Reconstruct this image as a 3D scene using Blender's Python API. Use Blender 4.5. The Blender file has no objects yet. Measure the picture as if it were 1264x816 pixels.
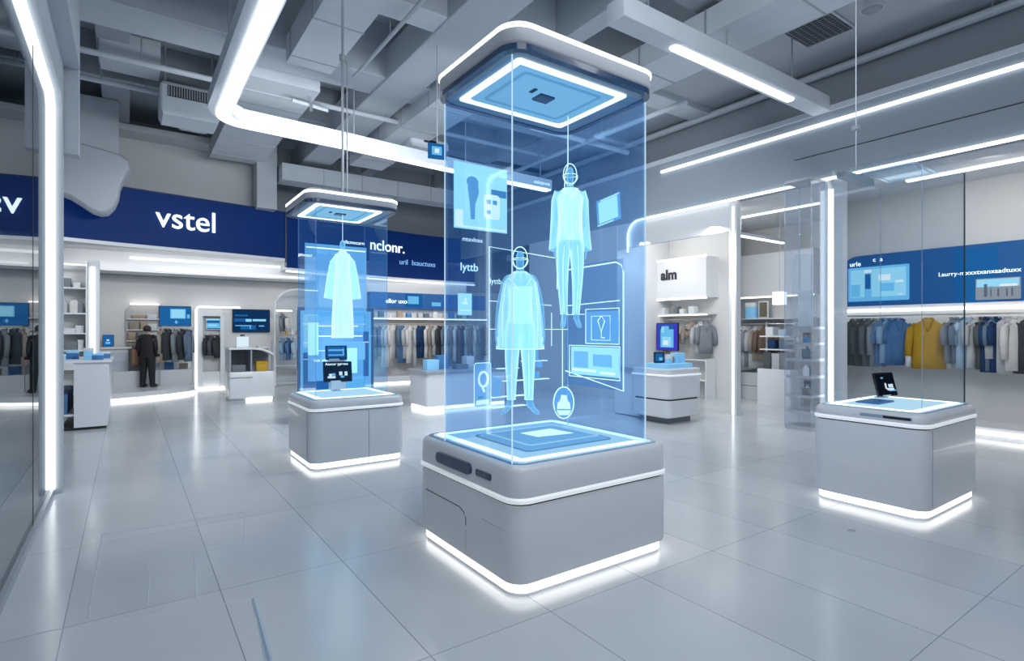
import bpy, bmesh, math, random
from mathutils import Vector, Matrix
random.seed(7)
C = bpy.context.scene.collection
PI = math.pi
def R(a): return math.radians(a)

# ------------------------------------------------------------------ materials
def mat(name, col, rough=0.5, metal=0.0, spec=0.5, emit=None, es=0.0, coat=0.0, bump=0.0, bscale=40.0, var=0.0, vscale=6.0):
    m = bpy.data.materials.new(name); m.use_nodes = True
    nt = m.node_tree; b = nt.nodes['Principled BSDF']
    b.inputs['Base Color'].default_value = (*col, 1); b.inputs['Roughness'].default_value = rough
    b.inputs['Metallic'].default_value = metal; b.inputs['Specular IOR Level'].default_value = spec
    b.inputs['Coat Weight'].default_value = coat
    if emit: b.inputs['Emission Color'].default_value = (*emit, 1); b.inputs['Emission Strength'].default_value = es
    if var > 0 or bump > 0:
        tc = nt.nodes.new('ShaderNodeTexCoord')
    if var > 0:
        n = nt.nodes.new('ShaderNodeTexNoise'); n.inputs['Scale'].default_value = vscale; n.inputs['Detail'].default_value = 4
        nt.links.new(tc.outputs['Object'], n.inputs['Vector'])
        r = nt.nodes.new('ShaderNodeMix'); r.data_type = 'RGBA'
        r.inputs['A'].default_value = (*[c*(1-var) for c in col], 1); r.inputs['B'].default_value = (*[min(1, c*(1+var)) for c in col], 1)
        nt.links.new(n.outputs['Fac'], r.inputs['Factor']); nt.links.new(r.outputs['Result'], b.inputs['Base Color'])
    if bump > 0:
        n2 = nt.nodes.new('ShaderNodeTexNoise'); n2.inputs['Scale'].default_value = bscale
        nt.links.new(tc.outputs['Object'], n2.inputs['Vector'])
        bp = nt.nodes.new('ShaderNodeBump'); bp.inputs['Strength'].default_value = bump; bp.inputs['Distance'].default_value = 0.02
        nt.links.new(n2.outputs['Fac'], bp.inputs['Height']); nt.links.new(bp.outputs['Normal'], b.inputs['Normal'])
    return m

def emi(name, col, s):
    m = bpy.data.materials.new(name); m.use_nodes = True; nt = m.node_tree; nt.nodes.clear()
    e = nt.nodes.new('ShaderNodeEmission'); e.inputs[0].default_value = (*col, 1); e.inputs[1].default_value = s
    o = nt.nodes.new('ShaderNodeOutputMaterial'); nt.links.new(e.outputs[0], o.inputs[0]); return m

def glassy(name, tint, refl, glow=None, gs=0.0, rough=0.0, fres=True):
    """thin clear pane: tinted transparency, a share of mirror reflection and, where glow is given, emission standing in for light in the glass"""
    m = bpy.data.materials.new(name); m.use_nodes = True; nt = m.node_tree; nt.nodes.clear(); L = nt.links
    t = nt.nodes.new('ShaderNodeBsdfTransparent'); t.inputs[0].default_value = (*tint, 1)
    g = nt.nodes.new('ShaderNodeBsdfGlossy'); g.inputs['Roughness'].default_value = rough; g.inputs[0].default_value = (0.95, 0.98, 1, 1)
    mx = nt.nodes.new('ShaderNodeMixShader'); L.new(t.outputs[0], mx.inputs[1]); L.new(g.outputs[0], mx.inputs[2])
    if fres:
        lw = nt.nodes.new('ShaderNodeLayerWeight'); lw.inputs['Blend'].default_value = 0.25
        mm = nt.nodes.new('ShaderNodeMath'); mm.operation = 'MULTIPLY'; mm.inputs[1].default_value = refl
        L.new(lw.outputs['Fresnel'], mm.inputs[0]); L.new(mm.outputs[0], mx.inputs[0])
    else: mx.inputs[0].default_value = refl
    o = nt.nodes.new('ShaderNodeOutputMaterial')
    if glow:
        e = nt.nodes.new('ShaderNodeEmission'); e.inputs[0].default_value = (*glow, 1); e.inputs[1].default_value = gs
        ad = nt.nodes.new('ShaderNodeAddShader'); L.new(mx.outputs[0], ad.inputs[0]); L.new(e.outputs[0], ad.inputs[1]); L.new(ad.outputs[0], o.inputs[0])
    else: L.new(mx.outputs[0], o.inputs[0])
    return m

def holo(name, c_mid, c_edge, a_mid, a_edge, s, streak=0.0):
    """projected figure: see-through light that gathers at the rim"""
    m = bpy.data.materials.new(name); m.use_nodes = True; nt = m.node_tree; nt.nodes.clear(); L = nt.links
    t = nt.nodes.new('ShaderNodeBsdfTransparent'); e = nt.nodes.new('ShaderNodeEmission'); e.inputs[1].default_value = s
    lw = nt.nodes.new('ShaderNodeLayerWeight'); lw.inputs['Blend'].default_value = 0.35
    mc = nt.nodes.new('ShaderNodeMix'); mc.data_type = 'RGBA'
    mc.inputs['A'].default_value = (*c_mid, 1); mc.inputs['B'].default_value = (*c_edge, 1)
    L.new(lw.outputs['Facing'], mc.inputs['Factor']); L.new(mc.outputs['Result'], e.inputs[0])
    mr = nt.nodes.new('ShaderNodeMapRange'); mr.inputs['To Min'].default_value = a_mid; mr.inputs['To Max'].default_value = a_edge
    L.new(lw.outputs['Facing'], mr.inputs['Value'])
    fac = mr.outputs[0]
    if streak > 0:
        tc = nt.nodes.new('ShaderNodeTexCoord'); mp = nt.nodes.new('ShaderNodeMapping'); mp.inputs['Scale'].default_value = (30, 30, 1.5)
        n = nt.nodes.new('ShaderNodeTexNoise'); n.inputs['Scale'].default_value = 1.0
        L.new(tc.outputs['Object'], mp.inputs[0]); L.new(mp.outputs[0], n.inputs['Vector'])
        m2 = nt.nodes.new('ShaderNodeMapRange'); m2.inputs['From Min'].default_value = .3; m2.inputs['From Max'].default_value = .7
        m2.inputs['To Min'].default_value = 1 - streak; m2.inputs['To Max'].default_value = 1.1
        L.new(n.outputs['Fac'], m2.inputs['Value'])
        mu = nt.nodes.new('ShaderNodeMath'); mu.operation = 'MULTIPLY'; mu.use_clamp = True
        L.new(fac, mu.inputs[0]); L.new(m2.outputs[0], mu.inputs[1]); fac = mu.outputs[0]
    mx = nt.nodes.new('ShaderNodeMixShader'); L.new(fac, mx.inputs[0]); L.new(t.outputs[0], mx.inputs[1]); L.new(e.outputs[0], mx.inputs[2])
    o = nt.nodes.new('ShaderNodeOutputMaterial'); L.new(mx.outputs[0], o.inputs[0]); return m

def floor_mat():
    m = bpy.data.materials.new('polished_floor_tile'); m.use_nodes = True; nt = m.node_tree; L = nt.links; b = nt.nodes['Principled BSDF']
    tc = nt.nodes.new('ShaderNodeTexCoord'); sx = nt.nodes.new('ShaderNodeSeparateXYZ'); L.new(tc.outputs['Object'], sx.inputs[0])
    def mth(op, a, bb=None, clamp=False):
        n = nt.nodes.new('ShaderNodeMath'); n.operation = op; n.use_clamp = clamp
        for i, v in enumerate((a, bb)):
            if v is None: continue
            if isinstance(v, (int, float)): n.inputs[i].default_value = v
            else: L.new(v, n.inputs[i])
        return n.outputs[0]
    def line(src, off, step, w):
        u = mth('DIVIDE', mth('SUBTRACT', src, off), step)
        d = mth('ABSOLUTE', mth('SUBTRACT', mth('FRACT', mth('ADD', u, 0.5)), 0.5))
        return mth('LESS_THAN', mth('MULTIPLY', d, step), w), mth('FLOOR', u)
    lx, ix = line(sx.outputs[0], 1.3, 0.8, 0.0028); ly, iy = line(sx.outputs[1], 1.15, 1.45, 0.0024)
    seam = mth('MAXIMUM', lx, ly)
    cb = nt.nodes.new('ShaderNodeCombineXYZ'); L.new(ix, cb.inputs[0]); L.new(iy, cb.inputs[1])
    wn = nt.nodes.new('ShaderNodeTexWhiteNoise'); L.new(cb.outputs[0], wn.inputs['Vector'])
    ns = nt.nodes.new('ShaderNodeTexNoise'); ns.inputs['Scale'].default_value = 0.9; ns.inputs['Detail'].default_value = 6; L.new(tc.outputs['Object'], ns.inputs['Vector'])
    v = mth('ADD', mth('MULTIPLY', wn.outputs['Value'], 0.06), mth('MULTIPLY', ns.outputs['Fac'], 0.12))
    ramp = nt.nodes.new('ShaderNodeMix'); ramp.data_type = 'RGBA'
    ramp.inputs['A'].default_value = (0.50, 0.54, 0.585, 1); ramp.inputs['B'].default_value = (0.80, 0.83, 0.86, 1); L.new(mth('MULTIPLY', v, 4.5), ramp.inputs['Factor'])
    mx = nt.nodes.new('ShaderNodeMix'); mx.data_type = 'RGBA'; L.new(seam, mx.inputs['Factor']); L.new(ramp.outputs['Result'], mx.inputs['A']); mx.inputs['B'].default_value = (0.24, 0.28, 0.33, 1)
    L.new(mx.outputs['Result'], b.inputs['Base Color'])
    n3 = nt.nodes.new('ShaderNodeTexNoise'); n3.inputs['Scale'].default_value = 1.6; L.new(tc.outputs['Object'], n3.inputs['Vector'])
    mr = nt.nodes.new('ShaderNodeMapRange'); mr.inputs['To Min'].default_value = 0.11; mr.inputs['To Max'].default_value = 0.24; L.new(n3.outputs['Fac'], mr.inputs['Value']); L.new(mr.outputs[0], b.inputs['Roughness'])
    b.inputs['Specular IOR Level'].default_value = 0.75
    return m

M = {}
M['floor'] = floor_mat()
M['white'] = mat('white_lacquer', (.74, .77, .81), .32, spec=.5, coat=.25, var=.03)
M['white2'] = mat('white_satin_panel', (.80, .82, .85), .45, var=.02)
M['wall'] = mat('wall_paint', (.70, .72, .75), .6, var=.03, vscale=1.5)
M['wallw'] = mat('warm_wall_paint', (.71, .715, .715), .6, var=.03, vscale=1.5)
M['bulk'] = mat('bulkhead_paint', (.50, .545, .60), .65, var=.04, vscale=1.0)
M['fascia'] = mat('fascia_panel', (.34, .40, .46), .45, var=.03, vscale=1.0)
M['soffit'] = mat('soffit_panel', (.72, .74, .77), .5)
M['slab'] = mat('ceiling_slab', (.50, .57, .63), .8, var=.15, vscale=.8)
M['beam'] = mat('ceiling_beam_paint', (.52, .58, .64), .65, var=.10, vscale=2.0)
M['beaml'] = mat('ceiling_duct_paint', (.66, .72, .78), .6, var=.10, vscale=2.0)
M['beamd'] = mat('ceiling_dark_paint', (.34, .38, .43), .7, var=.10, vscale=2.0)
M['grey'] = mat('grey_metal', (.45, .49, .54), .35, metal=.4)
M['grey2'] = mat('pale_grey_lacquer', (.46, .50, .55), .35, coat=.2)
M['steel'] = mat('brushed_steel', (.62, .65, .68), .28, metal=.8)
M['dark'] = mat('dark_gap', (.03, .035, .045), .5)
M['black'] = mat('black_plastic', (.012, .014, .018), .25)
M['navytrim'] = mat('navy_gloss_trim', (.015, .045, .11), .2, coat=.4)
M['rim'] = mat('blue_grey_rim', (.30, .42, .56), .25)
M['band'] = mat('deep_blue_sign_panel', (.003, .020, .10), .5, spec=.12, emit=(.004, .030, .18), es=.30, var=.15, vscale=.6)
M['bandr'] = mat('blue_header_panel', (.012, .075, .24), .45, spec=.2, emit=(.025, .14, .38), es=.30, var=.12, vscale=.8)
M['led'] = emi('white_light_strip', (.92, .97, 1.0), 2.6)
M['ledb'] = emi('bright_rail_light', (.92, .97, 1.0), 4.0)
M['leds'] = emi('soft_white_light', (.95, .98, 1.0), 1.3)
M['toe'] = emi('toe_light', (1.0, .98, .95), 2.7)
M['ledw'] = emi('warm_shelf_light', (1.0, .96, .90), 2.2)
M['trimw'] = mat('white_trim_strip', (.9, .92, .95), .3, emit=(.9, .96, 1), es=.35)
M['letter'] = emi('lit_letter', (.80, .95, 1.0), 1.9)
M['letterb'] = emi('soft_blue_letter', (.25, .55, 1.0), .9)
M['ink'] = mat('dark_lettering', (.03, .035, .05), .5)
M['glass'] = glassy('clear_glass', (.96, .975, .99), .2)
M['glasslit'] = glassy('glow_added_case_glass', (.80, .89, .97), .16, (.06, .26, .70), .040)  # blue haze inside the case put into the panes as emission
M['glassmid'] = glassy('soft_glow_added_case_glass', (.90, .95, .99), .16, (.06, .26, .70), .028)  # weaker blue haze, likewise put into the panes as emission
M['glassclear'] = glassy('clear_case_glass', (.94, .96, .975), .07)
M['glassgrey'] = glassy('grey_tint_glass', (.92, .94, .96), .22)
M['mirror'] = glassy('dark_mirror_glass', (.20, .25, .30), .52, fres=False)
M['edge'] = emi('emissive_glass_edge', (.55, .80, 1.0), .95)  # bright edge lines put in as emission, no lamp in them
M['edges'] = glassy('pale_glass_edge', (.62, .76, .90), .6, (.3, .6, 1), .10)  # faint blue edge gleam put in as emission
M['edgew'] = glassy('neutral_glass_edge', (.70, .78, .85), .5, (.7, .85, 1), .06)  # faint white gleam put in as emission
M['glasstower'] = glassy('tower_glass', (.90, .92, .945), .22, (.6, .7, .8), .028)  # added emission lightens the tower panes
M['edged'] = mat('dark_glass_edge', (.03, .05, .07), .25)
M['capglow'] = emi('cap_blue_panel', (.30, .64, .90), .85)
M['capglow2'] = emi('cap_blue_panel_dark', (.20, .52, .80), .75)
M['capled'] = emi('cap_light_frame', (.85, .96, 1.0), 2.2)
M['padglow'] = emi('lit_plinth_top', (.52, .80, .97), .95)
M['padglow2'] = emi('blue_plinth_pad', (.26, .58, .90), .85)
M['padled'] = emi('plinth_light_frame', (.85, .96, 1.0), 2.0)
M['hbody'] = holo('hologram_body', (.16, .55, .95), (.5, .9, 1.0), .42, .85, 1.05)
M['hcloth'] = holo('hologram_cloth', (.38, .80, 1.0), (.80, 1.0, 1.0), .66, .93, 1.55, .42)
M['hcloth2'] = holo('hologram_cloth_pale', (.58, .92, 1.0), (.9, 1.0, 1.0), .86, .95, 1.6, .32)
M['hdress'] = holo('hologram_dress', (.58, .90, 1.0), (.9, 1.0, 1.0), .78, .95, 1.3, .40)
M['hwire'] = emi('hologram_line', (.70, .93, 1.0), 1.7)
M['hpanel'] = holo('hologram_panel', (.16, .48, .90), (.20, .55, .95), .50, .6, 1.1)
M['hpanel2'] = holo('hologram_bright_panel', (.42, .86, 1.0), (.5, .9, 1), .88, .92, 1.25)
M['hpanel3'] = holo('hologram_faint_panel', (.08, .30, .75), (.1, .35, .8), .26, .3, .7)
M['hblue'] = emi('hologram_mid_blue', (.10, .36, .75), .85)
M['hwhite'] = emi('hologram_white', (.78, .98, 1.0), 1.3)
M['scr'] = emi('screen_blue', (.015, .13, .38), .9)
M['scrd'] = emi('screen_navy', (.006, .035, .11), .9)
M['scrk'] = emi('screen_black', (.004, .006, .012), .9)
M['scrl'] = emi('screen_light_blue', (.15, .50, .84), 1.0)
M['scrc'] = emi('screen_cyan', (.32, .72, .95), .95)
M['scrw'] = emi('screen_white', (.75, .90, 1.0), .95)
M['scrv'] = emi('screen_violet_blue', (.06, .05, .60), .9)
M['scrg'] = emi('screen_grey', (.30, .36, .42), .8)
M['skin'] = mat('skin', (.55, .36, .27), .5)
M['hair'] = mat('dark_hair', (.02, .016, .014), .6)
M['coat'] = mat('black_coat', (.018, .018, .022), .8)
M['pants'] = mat('black_trousers', (.014, .016, .022), .8)
M['bagb'] = mat('brown_bag', (.22, .13, .09), .6)
def fab(n, c): M[n] = mat(n, c, .85, spec=.2, bump=.12, bscale=60, var=.16, vscale=9)
for n, c in {'charcoal': (.055, .062, .072), 'darkgrey': (.10, .11, .125), 'midgrey': (.24, .265, .30), 'palegrey': (.52, .54, .57), 'offwhite': (.70, .69, .68),
             'denim': (.085, .19, .38), 'skyblue': (.25, .40, .58), 'navy': (.02, .055, .14), 'mustard': (.56, .31, .025), 'taupe': (.36, .31, .27), 'brown': (.18, .12, .09), 'slate': (.14, .20, .28), 'paleblue': (.42, .55, .68)}.items(): fab(n, c)
M['card'] = mat('pale_card', (.72, .75, .78), .6); M['yellowbox'] = mat('yellow_box', (.60, .36, .03), .5); M['bluebox'] = mat('blue_box', (.06, .22, .50), .4)
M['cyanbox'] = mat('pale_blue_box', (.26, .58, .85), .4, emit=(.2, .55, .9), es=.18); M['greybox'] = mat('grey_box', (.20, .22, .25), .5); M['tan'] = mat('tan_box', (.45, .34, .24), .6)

# ------------------------------------------------------------------ mesh helpers
class MB:
    def __init__(s): s.v = []; s.f = []
    def add(s, vs, fs):
        o = len(s.v); s.v += [tuple(p) for p in vs]; s.f += [tuple(i + o for i in f) for f in fs]; return s
    def box(s, x0, y0, z0, x1, y1, z1):
        return s.add([(x0, y0, z0), (x1, y0, z0), (x1, y1, z0), (x0, y1, z0), (x0, y0, z1), (x1, y0, z1), (x1, y1, z1), (x0, y1, z1)],
                     [(3, 2, 1, 0), (4, 5, 6, 7), (0, 1, 5, 4), (1, 2, 6, 5), (2, 3, 7, 6), (3, 0, 4, 7)])
    def rloft(s, x0, y0, x1, y1, r, prof, n=6, cap=True):
        """rounded-rectangle rings stacked along z; prof = [(z, inset)]"""
        rings = []
        for z, ins in prof:
            rr = max(r - ins, .002); a, b, c, d = x0 + ins, y0 + ins, x1 - ins, y1 - ins; pts = []
            for cx, cy, t0 in ((c - rr, d - rr, 0), (a + rr, d - rr, 90), (a + rr, b + rr, 180), (c - rr, b + rr, 270)):
                for k in range(n + 1):
                    t = R(t0 + 90 * k / n); pts.append((cx + rr * math.cos(t), cy + rr * math.sin(t), z))
            rings.append(pts)
        return s.rings(rings, cap)
    def rings(s, rings, cap=True, closed=True):
        n = len(rings[0]); vs = [p for r in rings for p in r]; fs = []
        for i in range(len(rings) - 1):
            for k in range(n if closed else n - 1):
                a, b = i * n + k, i * n + (k + 1) % n; fs.append((a, b, b + n, a + n))
        if cap: fs.append(tuple(range(n - 1, -1, -1))); fs.append(tuple((len(rings) - 1) * n + k for k in range(n)))
        return s.add(vs, fs)
    def rframe(s, x0, y0, x1, y1, r, w, z0, z1, n=6):
        """flat rounded frame of width w between z0 and z1"""
        def ring(ins, z):
            rr = max(r - ins, .002); a, b, c, d = x0 + ins, y0 + ins, x1 - ins, y1 - ins; pts = []
            for cx, cy, t0 in ((c - rr, d - rr, 0), (a + rr, d - rr, 90), (a + rr, b + rr, 180), (c - rr, b + rr, 270)):
                for k in range(n + 1):
                    t = R(t0 + 90 * k / n); pts.append((cx + rr * math.cos(t), cy + rr * math.sin(t), z))
            return pts
        o0, o1, i1, i0 = ring(0, z0), ring(0, z1), ring(w, z1), ring(w, z0)
        return s.rings([o0, o1, i1, i0, o0], cap=False)
    def cyl(s, x, y, z0, z1, r, n=16, r1=None):
        r1 = r if r1 is None else r1
        return s.rings([[(x + q * math.cos(2 * PI * k / n), y + q * math.sin(2 * PI * k / n), z) for k in range(n)] for z, q in ((z0, r), (z1, r1))])
    def ell(s, c, rx, ry, rz, n=14, m=9):
        rings = []
        for j in range(m + 1):
            t = PI * j / m; q = max(math.sin(t), .02)
            rings.append([(c[0] + rx * q * math.cos(2 * PI * k / n), c[1] + ry * q * math.sin(2 * PI * k / n), c[2] - rz * math.cos(t)) for k in range(n)])
        return s.rings(rings)
    def tube(s, pts, r, n=8, cap=True, flat=1.0):
        pts = [Vector(p) for p in pts]; rings = []
        rs = r if isinstance(r, (list, tuple)) else [r] * len(pts)
        for i, p in enumerate(pts):
            d = (pts[min(i + 1, len(pts) - 1)] - pts[max(i - 1, 0)]).normalized()
            up = Vector((0, 0, 1)) if abs(d.z) < .9 else Vector((0, 1, 0))
            a = d.cross(up).normalized(); b = a.cross(d).normalized()
            rings.append([tuple(p + a * rs[i] * math.cos(2 * PI * k / n) + b * rs[i] * flat * math.sin(2 * PI * k / n)) for k in range(n)])
        return s.rings(rings, cap)
    def prism(s, poly, axis, a0, a1):
        """extrude a 2-D polygon along axis ('x': poly=(y,z), 'y': poly=(x,z), 'z': poly=(x,y))"""
        def P(p, a): return {'x': (a, p[0], p[1]), 'y': (p[0], a, p[1]), 'z': (p[0], p[1], a)}[axis]
        return s.rings([[P(p, a0) for p in poly], [P(p, a1) for p in poly]])
    def ribbon(s, path, z0, z1, th):
        """upright strip following a plan path, th thick towards +normal"""
        n = len(path); prof = []
        for i, p in enumerate(path):
            a = Vector(path[max(i - 1, 0)]); b = Vector(path[min(i + 1, n - 1)]); d = (b - a).normalized(); q = (p[0] - d.y * th, p[1] + d.x * th)
            prof.append([(p[0], p[1], z0), (p[0], p[1], z1), (q[0], q[1], z1), (q[0], q[1], z0)])
        return s.rings(prof)
    def sweep(s, path, w, z0, z1):
        """flat bar of width w centred on a plan path"""
        n = len(path); prof = []
        for i, p in enumerate(path):
            a = Vector(path[max(i - 1, 0)]); b = Vector(path[min(i + 1, n - 1)]); d = (b - a).normalized(); nx, ny = -d.y * w / 2, d.x * w / 2
            prof.append([(p[0] - nx, p[1] - ny, z0), (p[0] + nx, p[1] + ny, z0), (p[0] + nx, p[1] + ny, z1), (p[0] - nx, p[1] - ny, z1)])
        return s.rings(prof)
    def xf(s, mtx):
        s.v = [tuple(mtx @ Vector(p)) for p in s.v]; return s

def finish(me, m, smooth=True, ang=35):
    bm = bmesh.new(); bm.from_mesh(me); bmesh.ops.recalc_face_normals(bm, faces=bm.faces[:]); bm.to_mesh(me); bm.free()
    me.materials.clear(); me.materials.append(m)
    if smooth:
        me.shade_smooth(); me.set_sharp_from_angle(angle=R(ang))
    return me
def origin(o):
    v = Vector((0, 0, 0))
    while o: v += o.location; o = o.parent
    return v
def link(name, me, parent=None):
    o = bpy.data.objects.new(name, me); C.objects.link(o)
    if parent: o.parent = parent
    return o
def part(mb, name, m, parent=None, local=False, smooth=True, ang=35, label=None):
    me = bpy.data.meshes.new(name)
    off = origin(parent) if (parent and not local) else Vector((0, 0, 0))
    me.from_pydata([(p[0] - off.x, p[1] - off.y, p[2] - off.z) for p in mb.v], [], mb.f); me.update()
    finish(me, m if not isinstance(m, str) else M[m], smooth, ang)
    o = link(name, me, parent)
    if label: o['label'] = label
    return o
def thing(name, label, cat, loc=(0, 0, 0), group=None, rz=0.0):
    o = bpy.data.objects.new(name, None); C.objects.link(o); o.location = loc; o.rotation_euler = (0, 0, rz); o['label'] = label; o['category'] = cat
    o.empty_display_size = .1
    if group: o['group'] = group
    return o
def struct(mb, name, m, parent=None, smooth=True, label=None):
    o = part(mb, name, m, parent, smooth=smooth)
    if not parent: o['kind'] = 'structure'
    if label: o['label'] = label
    return o
def solo(mb, name, m, label, cat, group=None, base=None):
    """a thing that is one mesh; its origin sits at the base"""
    xs, ys, zs = zip(*mb.v); b = Vector(base) if base else Vector(((min(xs) + max(xs)) / 2, (min(ys) + max(ys)) / 2, min(zs)))
    mb.v = [(p[0] - b.x, p[1] - b.y, p[2] - b.z) for p in mb.v]
    o = part(mb, name, m); o.location = b; o['label'] = label; o['category'] = cat
    if group: o['group'] = group
    return o
def text(s, size, name, m, pos, u, v, parent, depth=.004, ax='LEFT', bold=0.0):
    cu = bpy.data.curves.new('t', 'FONT'); cu.body = s; cu.size = size; cu.extrude = depth; cu.align_x = ax; cu.offset = bold
    t = bpy.data.objects.new('t', cu); C.objects.link(t); bpy.context.view_layer.update()
    me = bpy.data.meshes.new_from_object(t.evaluated_get(bpy.context.evaluated_depsgraph_get()))
    bpy.data.objects.remove(t); bpy.data.curves.remove(cu)
    u, v = Vector(u).normalized(), Vector(v).normalized(); w = u.cross(v)
    mt = Matrix(((u.x, v.x, w.x), (u.y, v.y, w.y), (u.z, v.z, w.z))).to_4x4(); mt.translation = Vector(pos) - origin(parent)
    me.transform(mt); me.materials.clear(); me.materials.append(M[m]); me.name = name
    return link(name, me, parent)
class Plane:
    """helper to draw flat quads on a plane: origin, right u, up v, normal towards the viewer"""
    def __init__(s, o, u, v): s.o, s.u, s.v = Vector(o), Vector(u).normalized(), Vector(v).normalized(); s.n = s.u.cross(s.v)
    def p(s, a, b, d=0): return tuple(s.o + s.u * a + s.v * b + s.n * d)
    def quad(s, mb, a0, b0, a1, b1, d=0, th=.002):
        vs = [s.p(a0, b0, d), s.p(a1, b0, d), s.p(a1, b1, d), s.p(a0, b1, d), s.p(a0, b0, d + th), s.p(a1, b0, d + th), s.p(a1, b1, d + th), s.p(a0, b1, d + th)]
        return mb.add(vs, [(3, 2, 1, 0), (4, 5, 6, 7), (0, 1, 5, 4), (1, 2, 6, 5), (2, 3, 7, 6), (3, 0, 4, 7)])
    def poly(s, mb, pts, d=0, th=.002):
        return mb.rings([[s.p(a, b, d) for a, b in pts], [s.p(a, b, d + th) for a, b in pts]])
    def rrect(s, a0, b0, a1, b1, r, n=6):
        pts = []
        for cx, cy, t0 in ((a1 - r, b1 - r, 0), (a0 + r, b1 - r, 90), (a0 + r, b0 + r, 180), (a1 - r, b0 + r, 270)):
            for k in range(n + 1):
                t = R(t0 + 90 * k / n); pts.append((cx + r * math.cos(t), cy + r * math.sin(t)))
        return pts
    def outline(s, mb, pts, r, closed=True, d=0):
        q = [s.p(a, b, d) for a, b in pts]
        return mb.tube(q + ([q[0]] if closed else []), r, 6)

def graphics(pl, w, h, parent, blocks, d):
    """blocks: (material, [(a0,b0,a1,b1) as shares of the screen])"""
    for k, (m, rects) in enumerate(blocks):
        if m == 'slate':
            for (a0, b0, a1, b1) in rects: mb = MB(); pl.quad(mb, a0 * w, b0 * h, a1 * w, b1 * h, d + k * .0015, .001); part(mb, 'screen_graphic', m, parent, smooth=False)
            continue
        mb = MB()
        for (a0, b0, a1, b1) in rects: pl.quad(mb, a0 * w, b0 * h, a1 * w, b1 * h, d + k * .0015, .001)
        part(mb, 'screen_graphic', m, parent, smooth=False)

# ------------------------------------------------------------------ camera
cam = bpy.data.cameras.new('camera'); co = bpy.data.objects.new('camera', cam); C.objects.link(co)
co.location = (0, 0, 1.7); co.rotation_euler = (R(90), 0, R(-34.935)); cam.sensor_fit = 'HORIZONTAL'; cam.sensor_width = 36; cam.lens = 36 * 680 / 1264
cam.clip_end = 200
bpy.context.scene.camera = co

# ------------------------------------------------------------------ setting
struct(MB().box(-9, -4, -.12, 17, 22, 0), 'floor', 'floor', smooth=False)
fl = bpy.data.objects['floor']
mb = MB()   # inlaid access panels by the glass partition
for path in ([(-.19, 4.10), (-.17, 5.70), (.90, 5.66), (.78, 4.88), (-.1, 4.95)], [(-.55, 4.10), (.65, 3.80), (.58, 3.02)], [(.10, 4.05), (.14, 4.85)], [(.36, 4.0), (.42, 4.85), (.80, 4.82)]):
    mb.tube([(x, y, .0) for x, y in path], .0045, 4)
part(mb, 'floor_seam', mat('seam_pale', (.62, .68, .74), .3), fl)
mb = MB(); mb.tube([(.655, 3.79, .0), (.60, 3.02, .0)], .014, 4); part(mb, 'floor_strip', mat('floor_strip_blue', (.42, .55, .68), .25), fl)
solo(MB().rloft(5.02, 2.16, 5.08, 2.21, .01, [(0.0, 0), (.006, .004)]), 'floor_socket', 'grey', 'small round grey socket cap set in the floor near the right plinth', 'floor socket')
struct(MB().box(-9, -4, 7.4, 17, 22, 7.7), 'ceiling', 'slab', smooth=False)
# back walls
struct(MB().box(-9, 18.4, 0, 4.95, 18.7, 3.3), 'wall_back', 'wallw', smooth=False)
struct(MB().box(4.95, 17.7, 0, 10.3, 18.0, 3.8), 'wall_back_right', 'wallw', smooth=False)
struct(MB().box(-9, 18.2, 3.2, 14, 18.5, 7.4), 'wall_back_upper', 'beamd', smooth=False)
struct(MB().box(-9, 17.15, 5.0, 3.0, 17.3, 6.75).box(-9, 16.4, 6.6, 3.0, 17.15, 6.75), 'wall_back_bulkhead', 'wall', smooth=False)
bandL = [(-7.5, 13.6), (-5.5, 14.2), (-3.5, 14.8), (-2, 15.2), (-.14, 15.7), (1.2, 15.95), (2.5, 16.2), (3.66, 16.46)]
bandR = [(3.70, 16.47), (4.9, 16.85), (6.1, 17.2), (7.35, 17.5), (8.4, 17.62), (9.3, 17.65), (10.6, 17.6)]
# canopy body behind the blue band and its soffit
def canopy(path, z0, z1, yb):
    mb = MB(); top = []; n = len(path)
    mb.rings([[(x, y + .06, z0), (x, y + .06, z1), (x, yb, z1), (x, yb, z0)] for x, y in path]); return mb
struct(canopy(bandL, 3.72, 5.0, 17.3), 'trim_1', 'soffit')
struct(canopy(bandR, 3.45, 5.0, 18.3), 'trim_2', 'soffit')
struct(MB().box(-9, 17.25, 3.22, 4.6, 18.4, 3.74), 'trim_3', 'soffit')
struct(MB().ribbon([(x, y - .01) for x, y in bandL], 3.66, 3.74, .10), 'trim_4', 'white2')
# drooping white bulkhead in front of the sign band's left end
bl = [(-1.25, 4.62), (-1.0, 4.53), (-.8, 4.40), (-.62, 4.27), (-.47, 4.23), (-.34, 4.26), (-.22, 4.42), (-.15, 4.62), (-.12, 4.85), (-.04, 5.08), (.06, 5.28), (.02, 5.45), (-.12, 5.55), (-.5, 5.62), (-1.25, 5.72)]
mb = MB(); P_ = lambda y, k: [((x + .5) * k - .5, y, (z - 5) * k + 5) for x, z in bl]
mb.rings([P_(14.72, .86), P_(14.74, .95), P_(14.80, 1), P_(15.3, 1)]); struct(mb, 'trim_5', 'bulk')
struct(MB().box(-4, 14.9, 5.0, -.15, 15.5, 6.75).box(-4, 14.8, 5.55, -.9, 15, 6.75), 'wall_left_bulkhead', 'bulk', smooth=False)
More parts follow.
